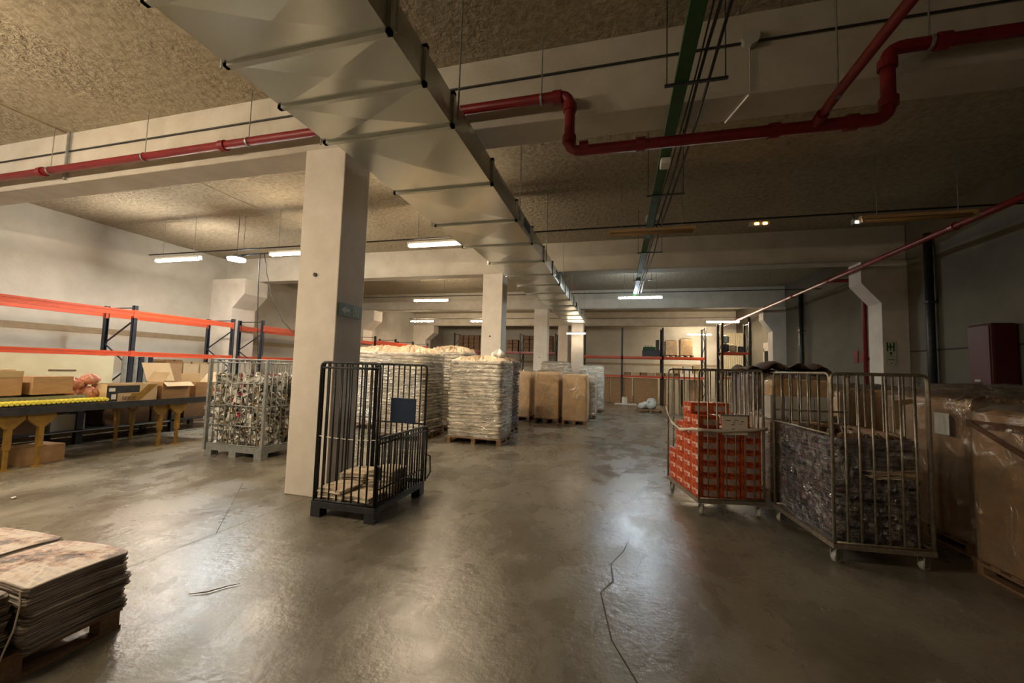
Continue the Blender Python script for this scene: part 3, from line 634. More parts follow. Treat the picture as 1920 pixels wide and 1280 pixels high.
# conveyor
cv = thing('roller_conveyor', 'roller conveyor with yellow rollers and ochre legs along the left side', 'conveyor', (-9.2, 1.6, 0))
b = MB(); b.box(.66, 0, .80, .70, 5.45, .915); b.box(-.72, 0, .80, -.68, 5.45, .925); b.build('side_rail', m_black, cv)
b = MB(); b.box(-.66, 0, .99, .32, 3.42, 1.03); b.build('slide_plate', m_grey, cv)
b = MB(); b.box(-.30, 0, 1.03, -.02, 3.42, 1.075); b.build('guide_rail', m_whitep, cv)
b = MB(); b.box(-.66, 3.76, .86, .64, 5.4, .885); b.build('belt', m_black, cv)
b = MB(); b.box(.325, 0, .90, .345, 3.42, 1.04); b.build('inner_rail', m_grey, cv)
nr = 60
for k in range(nr):
    yy = .05+k*.057; MB().tube([(.36, yy, .963), (.655, yy, .963)], .027, 8).build('roller', m_yellow, cv)
for (yy, n) in ((2.28, 0), (2.62, 1), (4.35, 2), (4.62, 3)):
    for xx in ((.62, -.62) if n != 2 else (.55, -.62)):
        l = MB(); l.add([(xx-.03, yy-.16, .80), (xx+.03, yy-.16, .80), (xx+.03, yy+.16, .80), (xx-.03, yy+.16, .80), (xx-.03, yy-.16, .73), (xx+.03, yy-.16, .73), (xx+.03, yy+.16, .73), (xx-.03, yy+.16, .73),
                     (xx-.03, yy-.045, .60), (xx+.03, yy-.045, .60), (xx+.03, yy+.045, .60), (xx-.03, yy+.045, .60)],
                    [(0, 1, 2, 3), (0, 4, 5, 1), (1, 5, 6, 2), (2, 6, 7, 3), (3, 7, 4, 0), (4, 8, 9, 5), (5, 9, 10, 6), (6, 10, 11, 7), (7, 11, 8, 4)])
        l.bar((xx, yy, .61), (xx, yy, .30), .075, .06); l.bar((xx, yy, .32), (xx, yy, .012), .05, .04); l.box(xx-.06, yy-.06, 0, xx+.06, yy+.06, .012)
        l.build('leg', m_ylw, cv)
# steel bench behind/under
bn = thing('steel_bench', 'long black steel bench with a low shelf behind the conveyor', 'bench', (-10.55, 2.2, 0))
b = MB(); b.box(-.5, 0, .80, .5, 6.2, .86); b.build('top', m_black, bn); b = MB(); b.box(-.5, 0, .24, .5, 6.2, .28); b.build('lower_shelf', m_black, bn)
b = MB(); b.box(.5, 2.6, .245, .512, 4.9, .262); b.build('shelf_lip', m_grey, bn)
for yy in (.1, 1.55, 3.3, 5.0, 6.1):
    for xx in (-.45, .45): MB().box(xx-.05, yy-.05, 0, xx+.05, yy+.05, .80).build('leg', m_black, bn)
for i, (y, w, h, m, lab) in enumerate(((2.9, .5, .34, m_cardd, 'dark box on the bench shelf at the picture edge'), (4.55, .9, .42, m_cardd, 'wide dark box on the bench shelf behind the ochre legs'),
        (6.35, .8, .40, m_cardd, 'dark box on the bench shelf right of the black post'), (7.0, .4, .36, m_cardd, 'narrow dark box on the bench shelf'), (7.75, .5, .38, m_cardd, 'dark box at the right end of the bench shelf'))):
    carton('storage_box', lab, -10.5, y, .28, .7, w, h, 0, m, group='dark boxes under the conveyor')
carton('storage_box', 'grey open crate with a white film lid on the bench shelf', -10.35, 5.35, .28, .5, .5, .30, 0, m_plast, tape=False)
tag(MB().grid(lambda u, v: (-10.6+u*.5, 5.05+v*.65, .62+.05*math.sin(u*5+v*3)+.03*math.sin(v*14)), 8, 10).build('film_sheet', m_whitep, solid=.003, smooth=True), 'crumpled white film sheet over the grey crate', 'plastic sheet')
carton('floor_carton', 'open brown carton with a small dark mark on the floor by the ochre legs', -8.95, 4.35, 0, .45, .52, .27, R(4), m_card, tape=False)
# board behind
t = thing('cream_board', 'large cream board with two slots standing behind the conveyor boxes', 'board', (-11.66, 3.2, .86))
b = MB(); b.box(0, 0, 0, .03, 3.68, .86); b.build('panel', m_board, t)
for z in (.18, .50): MB().box(.03, 2.55, z, .036, 3.0, z+.035).build('slot', m_cardd, t)
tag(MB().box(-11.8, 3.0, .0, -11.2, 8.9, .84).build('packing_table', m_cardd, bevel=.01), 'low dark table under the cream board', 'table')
# boxes on the conveyor
Z = .935
carton('open_carton', 'long brown carton with raised flaps at the left end of the conveyor', -9.05, 3.55, 1.076, .5, 1.05, .27, 0, m_card, True, (('l', .22, 60), ('r', .10, 80)), mf=m_cardl)
carton('open_carton', 'brown carton beside the long one on the conveyor', -9.0, 4.42, 1.076, .45, .48, .28, 0, m_card, False, tape=False)
carton('storage_box', 'wide pale carton standing behind the long brown one', -9.62, 3.75, 1.031, .3, 1.1, .42, 0, m_cardl, False)
for k, (y, z, s) in enumerate(((4.80, .92, .17), (4.98, .92, .17), (4.84, 1.10, .15), (4.99, 1.20, .13))):
    b = MB(); rr = random.Random(k+40)
    b.grid(lambda u, v: (s*.9*math.sin(PI*v)*math.cos(2*PI*u)*(1+.12*math.sin(9*u*6.28+v*7)), s*math.sin(PI*v)*math.sin(2*PI*u)*(1+.12*math.sin(7*u*6.28)), s*.72*(1-math.cos(PI*v))*(1+.06*math.sin(u*31))), 24, 12)
    tag(b.build('mesh_bag', m_redbag, loc=(-8.98 if k % 2 else -9.08, y, z), smooth=True), ('red mesh bag slumped left beside the brown carton', 'red mesh bag at the right of the pile on the conveyor', 'red mesh bag lying on the two lower bags', 'small pale red bag on top of the mesh bags')[k], 'bag', 'mesh bags on the conveyor')
t = carton('fruit_carton', 'black and tan printed fruit carton lettered SERIE at the middle of the conveyor', -8.86, 5.46, .887, .40, .80, .33, 0, m_cardl, True, (('r', .0, 0),)[:0])
X = .2015
MB().box(X-.001, -.40, .02, X+.002, -.24, .30).build('print_black', m_black, t); MB().box(X-.001, -.24, .17, X+.002, .1, .30).build('print_black', m_black, t)
b = MB(); b.add([(X+.003, -.10, .0), (X+.003, .12, .02), (X+.003, .40, .31), (X+.003, .24, .31), (X+.003, .10, .16), (X+.003, -.02, .16)], [(0, 1, 2, 3, 4, 5)]); b.build('print_yellow', m_ylw, t)
MB().box(X, -.37, .20, X+.004, -.28, .26).build('sticker', m_whitep, t); MB().box(X, -.33, .06, X+.004, -.26, .15).build('sticker', m_whitep, t)
text('lettering', 'SERIE', .095, m_ink, t, (X+.003, -.06, .065), (R(90), 0, R(90)))
for k in range(3): tag(MB().obox((0, 0, 0), (.3, .28, .03), (R(3), 0, R(-8+7*k))).build('magazine', m_whitep if k == 2 else m_news2, loc=(-8.84, 5.26+.2*k, 1.13+.02*k)), ('dark magazine in the fruit carton nearest the stickers', 'dark magazine in the middle of the fruit carton', 'white leaflet sticking out of the fruit carton')[k], 'magazine', 'papers in the fruit carton')
carton('open_carton', 'brown carton with its white lined lid thrown open right of the fruit carton', -8.88, 6.22, .89, .44, .52, .34, 0, m_card, True, (('l', .42, 62), ('r', .14, -35), ('f', .22, 120)), mf=m_cardl)
carton('open_carton', 'brown carton with pale raised flap at the right end of the conveyor', -8.92, 6.84, .89, .42, .40, .30, 0, m_card, True, (('b', .30, 50), ('l', .2, 80)), mf=m_cardl)
# goods on the rack shelf behind
for k in range(6):
    tag(MB().tube([(0, 0, 0), (0, 0, .88)], .05, 12).build('blue_grey_tube', m_blue if k % 2 else m_grey, loc=(-11.55, 7.05+k*.11, .84)), ('dark navy tube in the bundle behind the fruit carton' if k % 2 else 'grey tube in the bundle behind the fruit carton'), 'tube', 'tubes standing behind the fruit carton')
for i, (y, w, h, m, lab) in enumerate(((7.95, .55, .80, m_cardd, 'tall dark brown box on the rack behind the open lid'), (8.50, .45, .86, m_card, 'brown box on the rack left of the cream boxes'),
                                       (8.98, .42, .38, m_cardl, 'lower cream box on the rack shelf'), (9.48, .45, .38, m_cardl, 'lower right cream box on the rack shelf'))):
    carton('rack_carton', lab, -12.5, y+.1, .81, .7, w, h, 0, m, group='boxes on the left rack')
carton('rack_carton', 'upper cream box on the rack shelf', -12.5, 9.08, 1.195, .7, .44, .42, 0, m_cardl, group='boxes on the left rack')
carton('rack_carton', 'upper right cream box on the rack shelf', -12.5, 9.58, 1.195, .7, .46, .42, 0, m_cardl, group='boxes on the left rack')

# ------------------------------------------------------------------ cages
def panel(parent, name, m, a, b, z0, z1, nb, r=.0125, top2=False, rad=.06, mid=()):
    """tubular grille between ground points a and b"""
    a = Vector((*a, 0)); b = Vector((*b, 0)); g = MB()
    g.tube(corner([a+Vector((0, 0, z0)), a+Vector((0, 0, z1)), b+Vector((0, 0, z1)), b+Vector((0, 0, z0))], rad), r*1.25, 8)
    g.tube([a+Vector((0, 0, z0+.012)), b+Vector((0, 0, z0+.012))], r, 8)
    if top2: g.tube([a.lerp(b, .02)+Vector((0, 0, z1-.06)), a.lerp(b, .98)+Vector((0, 0, z1-.06))], r, 8)
    for z in mid: g.tube([a+Vector((0, 0, z)), b+Vector((0, 0, z))], r*.9, 8)
    for k in range(1, nb+1):
        p = a.lerp(b, k/(nb+1)); g.tube([p+Vector((0, 0, z0)), p+Vector((0, 0, z1-.01))], r*.85, 7)
    return g.build(name, m, parent, smooth=True)
# black cage pallet by the front column
cg = thing('cage_pallet', 'black tubular cage pallet with a dropped side gate by the front column', 'cage', (-3.29, 3.88, 0))
W, D, H = .80, 1.15, 1.71
b = MB(); b.box(0, 0, .10, W, .05, .17); b.box(0, D-.05, .10, W, D, .17); b.box(0, .05, .10, .05, D-.05, .17); b.box(W-.05, .05, .10, W, D-.05, .17); b.box(.05, .05, .145, W-.05, D-.05, .155); b.build('base', m_black, cg, bevel=.004)
for x in (0, W-.12):
    for y in (0, D-.12): MB().box(x, y, 0, x+.12, y+.12, .10).build('foot', m_black, cg)
panel(cg, 'front_grille', m_black, (.02, .02), (W-.02, .02), .17, H, 7, .012, True)
panel(cg, 'side_grille', m_black, (.02, .06), (.02, D-.06), .17, H, 9, .012, True)
pb = panel(cg, 'rear_grille', m_black, (.02, D-.02), (W-.02, D-.02), .17, H, 8, .012, False, mid=(.92,))
pg = panel(cg, 'drop_gate', m_black, (W+.0, .04), (W+.02, D-.02), .17, .90, 17, .011, True, mid=(.35,))
MB().box(.27, D-.045, .92, .65, D-.035, 1.25).build('sign_plate', m_navy, cg)
b = MB(); b.tube([(W-.01, .03, .62), (W+.05, .0, .6), (W+.05, .0, .48), (W, .04, .45)], .01, 6); b.tube([(W+.0, D, .52), (W+.06, D+.02, .5), (W+.07, D+.02, .28), (W+.03, D, .2)], .01, 6); b.build('gate_hook', m_black, cg)
b = MB(); b.tube(sag((.03, .03, .88), (W-.03, .03, .88), .015), .005, 6); b.build('cord', m_strap, cg)

def bundle(label, x, y, z, w, d, h, rz, seed, group, sm=m_pages_f, tm=m_news, warp=.012, pages=5, lean=.3):
    rr = random.Random(seed); mb = MB(); lv = []; n = 64
    for k in range(pages):
        zz = h*k/pages; hh = h/pages; a = wav(rr, .006, 2, 8); dx, dy = rr.uniform(-.008, .008), rr.uniform(-.008, .008)
        lv += [(zz+.03*hh, (lambda t, a=a: a(t)-.003), dx, dy, 1), (zz+.2*hh, (lambda t, a=a: a(t)+.003), dx, dy, 1), (zz+.8*hh, (lambda t, a=a: a(t)+.003), dx, dy, 1), (zz+.97*hh, (lambda t, a=a: a(t)-.003), dx, dy, 1)]
    loft(mb, w, d, .012, n, lv, (h, .003, rr), 0, 1, None)
    mb.v = [(vx, vy, vz+warp*(-(vx/w*2)**2*.8-(vy/d*2)**2*.5+lean*vx/w+.25*math.sin(vx*9+seed))) for vx, vy, vz in mb.v]
    o = mb.build('newspaper_bundle', [sm, tm], None, loc=(x, y, z), rot=(0, 0, rz)); return tag(o, label, 'newspapers', group)
k = 0
spots = [(-3.07, 4.10, 3, 'left front'), (-3.10, 4.50, 4, 'left rear'), (-2.72, 4.10, 2, 'right front'), (-2.74, 4.52, 5, 'right rear'), (-2.9, 4.84, 2, 'rearmost')]
for (x, y, n, s) in spots:
    z = .158
    for j in range(n):
        h = rng.uniform(.045, .06); k += 1
        bundle('cream newspaper bundle in the black cage, %s pile, %s' % (s, 'topmost' if j == n-1 else ('lowest' if j == 0 else ('second from the floor' if j == 1 else ('third from the floor' if j == 2 else 'fourth from the floor')))), x+rng.uniform(-.015, .015), y+rng.uniform(-.015, .015), z, .33, .36 if s != 'rearmost' else .2, h, R(rng.uniform(-6, 6)), 100+k, 'newspapers in the black cage', m_pages_w, mat('cream_news', (.82, .73, .55), .7, c2=(.74, .56, .40), nscale=6) if k == 1 else MATS['cream_news'], .012, 2)
        z += h+.006

# foreground pallet of newspapers
pallet(-3.62, 1.46, 0, 1.22, .98, .15, m_wood, 'wooden pallet under the newspaper bundles in the left foreground')
colm = [(-3.27, 1.71, .60, .46, 'right rear'), (-3.90, 1.72, .60, .46, 'left rear'), (-3.32, 1.22, .60, .45, 'right front'), (-3.93, 1.22, .58, .45, 'left front')]
for (x, y, w, d, s) in colm:
    z = .160; n = 5; tot = .345 if 'rear' in s else .335
    for j in range(n):
        h = tot/n*rng.uniform(.93, 1.03); k += 1
        bundle('newspaper bundle on the foreground pallet, %s pile, %s' % (s, ('lowest', 'second from the bottom', 'middle one', 'second from the top', 'topmost, front page showing')[j]), x+rng.uniform(-.012, .012), y+rng.uniform(-.01, .01), z, w, d, h-.001, R(rng.uniform(-1.5, 1.5)), 300+k, 'newspaper bundles on the foreground pallet', m_pages_f, m_news, .016, 5)
        z += h
tag(MB().tube([(-3.01, 1.47, .46), (-2.98, 1.46, .40), (-2.965, 1.44, .30), (-2.97, 1.40, .16), (-2.95, 1.36, .05), (-2.93, 1.33, .008), (-2.86, 1.34, .006), (-2.8, 1.42, .006), (-2.78, 1.5, .006)], .004, 6).build('twine', m_strap), 'loose pale twine trailing off the foreground newspapers onto the floor', 'twine')

# grey cage of scrap
gc = thing('cage_pallet', 'grey steel cage pallet filled with crumpled scrap paper', 'cage', (-7.19, 5.72, 0)); W, D, H = 1.27, .95, 1.72
b = MB(); b.box(0, 0, .09, W, .06, .20); b.box(0, D-.06, .09, W, D, .20); b.box(0, .06, .09, .06, D-.06, .20); b.box(W-.06, .06, .09, W, D-.06, .20); b.box(.06, .06, .15, W-.06, D-.06, .165); b.build('base', m_grey, gc)
for x in (0, W/2-.08, W-.16):
    for y in (0, D-.14): MB().box(x, y, 0, x+.16, y+.14, .09).build('foot', m_grey, gc)
panel(gc, 'front_grille', m_grey, (.02, .01), (W-.02, .01), .2, H, 9, .010, True, mid=(.55, .9, 1.3), rad=.03)
panel(gc, 'side_grille', m_grey, (W-.01, .03), (W-.01, D-.03), .2, H, 7, .010, True, mid=(.9,), rad=.03)
panel(gc, 'side_grille', m_grey, (.01, .03), (.01, D-.03), .2, H, 7, .010, True, mid=(.9,), rad=.03)
panel(gc, 'rear_grille', m_grey, (.02, D-.01), (W-.02, D-.01), .2, H, 9, .010, True, mid=(.9,), rad=.03)
for x in (.0, W): MB().bar((x, .0, .1), (x, .0, H), .045).build('corner_post', m_grey, gc)
b = MB(); b.box(-.06, -.02, .80, .02, .02, .86); b.box(-.06, -.02, .62, .02, .02, .68); b.build('latch', m_grey, gc)
b = MB(); rr = random.Random(5)
for _ in range(1500):
    x, y = rr.uniform(.07, W-.07), rr.uniform(.06, D-.06); z = rr.uniform(.2, 1.38)
    f = rr.random()
    if f < .5: y = rr.uniform(.05, .17)
    elif f < .72: x = rr.uniform(W-.16, W-.06)
    elif f < .9: z = rr.uniform(1.26, 1.42)
    s = rr.uniform(.03, .085); ax = Vector((rr.uniform(-1, 1), rr.uniform(-1, 1), rr.uniform(-1, 1))).normalized(); q = Matrix.Rotation(rr.uniform(0, 6.28), 3, ax); bend = rr.uniform(.3, 1.2); sg = rr.uniform(.4, 1.6)
    def fn(u, v, q=q, s=s, x=x, y=y, z=z, bend=bend, sg=sg):
        p = q @ Vector(((u-.5)*2*s*sg, (v-.5)*s*1.3, s*bend*math.sin(3*u+2*v)*.7)); return (min(max(x+p.x, .04), W-.04), min(max(y+p.y, .04), D-.04), z+p.z)
    mm = 0 if rr.random() < .84 else 2
    if abs(x-.62) < .12 and z > .6 and rr.random() < .22: mm = 1
    b.grid(fn, 3, 2, mm)
b.box(.1, .16, .17, W-.16, D-.1, 1.25, 3)
tag(b.build('scrap_heap', [m_scrap, m_scrapr, m_scrapb, m_scrapb], loc=(-7.19, 5.72, 0)), 'heap of crumpled white, brown and red scrap paper filling the grey cage', 'scrap paper', kind='stuff')

# ------------------------------------------------------------------ wrapped newspaper stacks
def paper_pallet(label, plabel, x0, x1, y0, y1, z1, seed, sm=m_pages_w, tm=None, fm=m_film, rz=0, topamp=.075, lh=.085):
    w, d = x1-x0, y1-y0; pallet((x0+x1)/2, (y0+y1)/2, rz, w, d, .14, m_wood, plabel, 'pallets under wrapped loads')
    t = thing('wrapped_newspaper_stack', label, 'wrapped load', ((x0+x1)/2, (y0+y1)/2, .142), rz, 'wrapped newspaper stacks')
    paper_load(t, w-.04, d-.04, .0, z1-.142, seed, sm, tm or MATS['cream_news'], fm, topamp=topamp, lh=lh)
    return t
paper_pallet('tall film wrapped newspaper stack standing before the second column', 'pallet under the stack before the second column', -3.74, -2.46, 8.55, 9.5, 1.88, 11)
t = paper_pallet('film wrapped newspaper stack with ragged top right behind the black cage', 'pallet under the stack behind the black cage', -5.5, -4.22, 8.3, 9.4, 1.98, 12, topamp=.11)
paper_pallet('newspaper stack seen between the cage stack and the tall stack', 'pallet under the stack in the gap', -5.05, -3.95, 10.0, 11.1, 2.08, 13, topamp=.11)
paper_pallet('newspaper stack furthest left behind the front column', 'pallet under the leftmost newspaper stack', -6.95, -5.7, 9.4, 10.5, 2.05, 14, topamp=.11)
paper_pallet('dark wrapped stack just behind the right edge of the tall stack', 'pallet under the dark stack', -3.75, -2.68, 10.1, 11.1, 1.86, 15, m_pages_d, m_news2, m_film_d)
b = MB(); rr = random.Random(3)
b.grid(lambda u, v: (.16*math.sin(PI*v)*math.cos(2*PI*u)*(1+.25*math.sin(u*31+v*9)), .16*math.sin(PI*v)*math.sin(2*PI*u)*(1+.2*math.sin(u*23)), .11*(1-math.cos(PI*v))*(1+.15*math.sin(u*19+v*5))), 20, 12)
tag(b.build('crumpled_film_ball', m_whitep, loc=(-2.72, 9.1, 1.90), smooth=False), 'crumpled white film ball on the tall wrapped stack', 'plastic film')

# brown wrapped pallets in the middle distance
def brown(label, x0, x1, y0, y1, z1, seed, m=m_kraftw, f=m_film_k, gp='brown wrapped pallet boxes', pl=True, zb=.13):
    w, d = x1-x0, y1-y0
    if pl: pallet((x0+x1)/2, (y0+y1)/2, 0, w, d, .13, m_wood, 'pallet under the ' + label.split(' with')[0], 'pallets under wrapped loads')
    t = thing('wrapped_box_load', label, 'wrapped load', ((x0+x1)/2, (y0+y1)/2, zb+.002), 0, gp)
    carton_load(t, w-.03, d-.03, .0, z1-zb, seed, m, f); return t
brown('brown wrapped load third from the right, half hidden by the tall stack', -3.62, -2.80, 13.1, 14.2, 1.58, 21)
brown('brown wrapped load in the middle with a bunched film top', -2.62, -1.82, 12.95, 14.0, 1.60, 22)
brown('brown wrapped load at the right with a pale open side', -1.71, -.93, 12.85, 13.95, 1.55, 23)
brown('pale wrapped load behind the right brown one', -1.45, -.75, 14.6, 15.6, 1.50, 24, m_cardl, m_film)
brown('grey wrapped load behind the brown loads, near the aisle', -1.55, -.55, 17.0, 18.1, 1.86, 25, m_pages_w, m_film)
brown('pale wrapped load rising behind the middle brown one', -2.95, -1.85, 15.6, 16.8, 1.95, 26, m_pages_w, m_film)
t = thing('wire_bow', 'pale wire frame sticking up from the right brown load', 'frame', (-1.35, 13.4, 1.60))
MB().tube(corner([(-.38, 0, -.02), (-.38, 0, .14), (.36, 0, .14), (.38, 0, -.02)], .04), .018, 6).build('wire', m_whitep, t)

# ------------------------------------------------------------------ far end goods
for i, (x0, x1, lab) in enumerate(((-1.1, -.42, 'brown panel box at the left under the far rack'), (-.38, .74, 'brown panel box with pale film before it under the far rack'), (.84, 2.05, 'brown panel box at the right under the far rack'), (2.25, 3.2, 'brown panel box hidden behind the red box cage'), (3.3, 4.2, 'brown panel box furthest right under the far rack'))):
    t = thing('panel_carton', lab, 'box', ((x0+x1)/2, 22.7, .02), 0, 'large cartons under the far rack'); MB().box(-(x1-x0)/2, 0, 0, (x1-x0)/2, .8, 1.36).build('body', m_card, t, bevel=.01)
t = thing('film_roll', 'white film roll on a low tray before the far rack', 'film roll', (.35, 22.15, .0)); MB().tube([(0, 0, .05), (0, 0, .38)], .14, 14).build('roll', m_whitep, t); MB().box(-.5, -.2, 0, .6, .2, .05).build('tray', m_whitep, t)
for k, (x, y, z, w, h, lab) in enumerate(((1.02, 18.5, .12, .36, .25, 'small white sack left on the low pallet'), (1.42, 18.55, .12, .42, .46, 'taller grey sack right on the low pallet'), (1.22, 18.8, .12, .4, .3, 'sack behind the others on the low pallet'))):
    b = MB(); b.grid(lambda u, v: (w*.5*math.sin(PI*v)**.5*math.cos(2*PI*u)*(1+.08*math.sin(u*25)), w*.4*math.sin(PI*v)**.5*math.sin(2*PI*u), h*.5*(1-math.cos(PI*v))*(1+.05*math.sin(u*25))), 18, 10)
    tag(b.build('sack', m_scrap, loc=(x, y, z), smooth=True), lab, 'sack', 'sacks on the low pallet')
pallet(1.35, 18.65, 0, 1.1, .8, .12, m_wood, 'low pallet under the sacks near the far rack')
for k in range(3): tag(MB().tube([(0, 0, 0), (0, 0, 1.42)], .13, 14).build('cardboard_tube', m_cardl, loc=(2.12+k*.35, 18.2+.2*k, 0)), ('pale cardboard tube standing leftmost behind the red box cage', 'middle cardboard tube standing behind the red box cage', 'rightmost cardboard tube standing behind the red box cage')[k], 'cardboard tube', 'tubes behind the red box cage')
def shelfbox(x, y, z, w, d, h, m, f, lab, seed): 
    t = thing('wrapped_shelf_box', lab, 'box', (x, y, z), 0, 'wrapped boxes on the far rack'); carton_load(t, w, d, .01, h, seed, m, f, n=48)
pallet(2.72, 22.95, 0, .7, .75, .1, m_wood, 'small pallet on the far rack under the left bright box').location = (2.72, 23.0, 2.56)
pallet(3.42, 22.95, 0, .7, .75, .1, m_wood, 'small pallet on the far rack under the right bright box').location = (3.46, 23.0, 2.56)
shelfbox(2.72, 23.0, 2.665, .6, .6, .72, m_kraftw, m_film_k, 'left bright wrapped box high on the far rack', 31)
shelfbox(3.46, 23.0, 2.665, .6, .6, .82, m_kraftw, m_film_k, 'right bright wrapped box high on the far rack', 32)
t = thing('dark_machine', 'dark green machine on the far rack left of the bright boxes', 'machine', (1.72, 22.95, 2.56))
MB().box(-.45, -.3, 0, .45, .3, .34).build('body', m_black, t, bevel=.02); MB().box(-.4, -.25, .34, .2, .25, .52).build('top_unit', m_green, t, bevel=.02); MB().box(.25, -.2, .34, .4, .2, .9).build('column', m_black, t)
for x in (-.3, -.15, 0): MB().tube([(x, -.26, .52), (x, -.26, .62)], .04, 8).build('knob', m_grey, t)
for k in range(7):
    x = .5+k*.42; tag(MB().obox((0, 0, .08), (.34, .4, .16), (0, 0, R(8*((k % 3)-1)))).build('flat_box', m_cardl if k % 2 else m_wood, loc=(x, 23.0, 1.535)), 'small flat box on the lower beam of the far rack', 'box', 'small boxes on the lower far rack beam')
for k in range(3): tag(MB().box(-.18, -.2, 0, .18, .2, .3+.06*k).build('shelf_carton', m_cardl if k != 1 else m_whitep, loc=(3.0+k*.48, 22.8, 1.70)), ('cream carton on the far rack nearest the cardboard tubes', 'white carton in the middle of the lower far rack shelf', 'taller cream carton at the right of the lower far rack shelf')[k], 'box', 'cartons on the far rack')
# side shelving far right
sh = rack('pallet_rack', 'small rack with cluttered goods at the far right beside the ribbed partition', 5.85, 21.5, R(90), 1, .9, 4.15, [(0, 1, 2.75, .1), (0, 1, 1.6, .1)], post_m=m_black, bw=1.15, decks=(2.75, 1.6))
rr = random.Random(9)
for k in range(7):
    z = (1.61, 2.76)[k > 2]; x = 4.9+(k % 3)*.32+(.02 if k > 2 else 0); z += .42 if k > 5 else 0
    mm = (m_cardl, m_black, m_whitep, m_black, m_cardl, m_black, m_grey)[k]; h = rr.uniform(.3, .42)
    b = MB(); a1 = rr.uniform(0, 6); b.grid(lambda u, v: (.14*math.cos(2*PI*u)*min(1, 3*math.sin(PI*v)+.0)*(1+.2*math.sin(u*19+a1)), .2*math.sin(2*PI*u)*min(1, 3*math.sin(PI*v)), h*v*(1+.05*math.sin(u*12))), 12, 8)
    tag(b.build('goods_bag', mm, loc=(x, 21.0, z)), ('pale', 'black', 'white', 'black', 'cream', 'black', 'grey')[k]+' bag on the small far right rack, '+('lower shelf left', 'lower shelf middle', 'lower shelf right', 'upper shelf left', 'upper shelf middle', 'upper shelf right', 'on top of the upper row')[k], 'bag', 'bags on the small far right rack')

# ------------------------------------------------------------------ roll cage with red boxes
def caster(parent, x, y, r=.062, rz=0):
    c = MB().bar((0, 0, r*1.7), (0, 0, .16), .03).build('caster', m_grey, parent, loc=(x, y, 0), rot=(0, 0, rz))
    for s in (-1, 1): MB().box(-.05, s*.024-.003, r*.8, .04, s*.024+.003, .12).build('fork', m_grey, c)
    w_ = MB().tube([(0, -.018, r), (0, .018, r)], r, 20); w_.tube([(0, -.021, r), (0, .021, r)], r*.4, 10, 1); w_.build('wheel', [m_plast, m_black], c)
    return c
RC = thing('roll_cage', 'steel roll cage stacked with red orange printed boxes', 'cage', (.95, 5.38, 0), R(12)); W, D, H = .80, 1.12, 1.76
b = MB(); b.box(0, 0, .15, W, .04, .195); b.box(0, D-.04, .15, W, D, .195); b.box(0, .04, .15, .04, D-.04, .195); b.box(W-.04, .04, .15, W, D-.04, .195); b.box(.04, .04, .165, W-.04, D-.04, .18); b.build('base', m_bars, RC)
for (x, y) in ((.06, .06), (W-.06, .06), (.06, D-.06), (W-.06, D-.06)): caster(RC, x, y, .054, R(62))
panel(RC, 'front_grille', m_bars, (.015, .012), (W-.015, .012), .195, H, 6, .010, False, mid=())
panel(RC, 'rear_grille', m_bars, (.015, D-.012), (W-.015, D-.012), .195, H, 9, .010, False)
panel(RC, 'side_grille', m_bars, (W-.012, .03), (W-.012, D-.03), .195, H, 9, .010, False)
t = thing('cage_notice', 'white printed notice clipped to the front bars of the red box cage', 'sign', (0, 0, 0))
ca = Matrix.Rotation(R(12), 3, 'Z')
def rc(x, y, z): v = ca @ Vector((x, y, 0)); return (.95+v.x, 5.38+v.y, z)
t.location = rc(.43, -.012, 1.09); t.rotation_euler = (0, 0, R(12))
MB().box(-.15, -.006, -.11, .15, 0, .11).build('sheet', m_signw, t)
b = MB()
for (x, z, w) in ((-.08, .06, .06), (.02, .065, .055), (.09, .05, .04), (-.01, .035, .03), (-.02, -.04, .035), (.07, .02, .02), (-.02, .01, .04)): b.box(x-w/2, -.0075, z-.004, x+w/2, -.006, z+.004)
b.build('print_lines', m_ink, t)
MB().box(-.16, -.004, .11, .16, .008, .13).build('clip_bar', m_grey, t)
bw, bd, bh = .245, .265, .142
heights = {(0, 0): 7, (1, 0): 6, (2, 0): 6, (0, 1): 8, (1, 1): 8, (2, 1): 7, (0, 2): 6, (1, 2): 6, (2, 2): 6, (0, 3): 3, (1, 3): 3, (2, 3): 4}
BX = thing('printed_box', '', 'box', (0, 0, 0))
o = MB().box(-bw/2+.003, -bd/2+.003, 0, bw/2-.003, bd/2-.003, bh-.003).build('body', m_redbox, BX, bevel=.003)
MB().box(-bw/2+.0015, -bd/2+.03, .03, -bw/2+.004, bd/2-.04, .085).build('side_print', m_redpr, BX)
MB().box(-bw/2+.05, -bd/2+.0015, .03, bw/2-.03, -bd/2+.004, .10).build('front_print', mat('box_label', (.72, .60, .52), .5, c2=(.50, .30, .24), nscale=8), BX)
first = True
for (i, j), n in heights.items():
    for l in range(n):
        hidden = (i in (1,) and j in (1, 2) and l < n-1) or (i == 2 and 0 < j < 3 and l < n-2)
        if hidden: continue
        row = ('front', 'second', 'third', 'rearmost')[j]; cl = ('left', 'middle', 'right')[i]
        lv = 'topmost' if l == n-1 else ('lowest' if l == 0 else ('second from the bottom', 'third from the bottom', 'fourth from the bottom', 'fifth from the bottom', 'sixth from the bottom', 'seventh from the bottom')[l-1])
        lab = 'red printed box in the %s row, %s column, %s' % (row, cl, lv)
        x = .03+bw/2+i*(bw+.003)+rng.uniform(-.003, .003); y = .035+bd/2+j*(bd+.003)+rng.uniform(-.004, .004)
        p = rc(x, y, .197+l*bh)
        if first: BX.location = p; BX.rotation_euler = (0, 0, R(12)); BX['label'] = lab; BX['group'] = 'red printed boxes in the roll cage'; first = False
        else: dup(BX, p, R(12+rng.uniform(-1, 1)), lab)
b = MB()
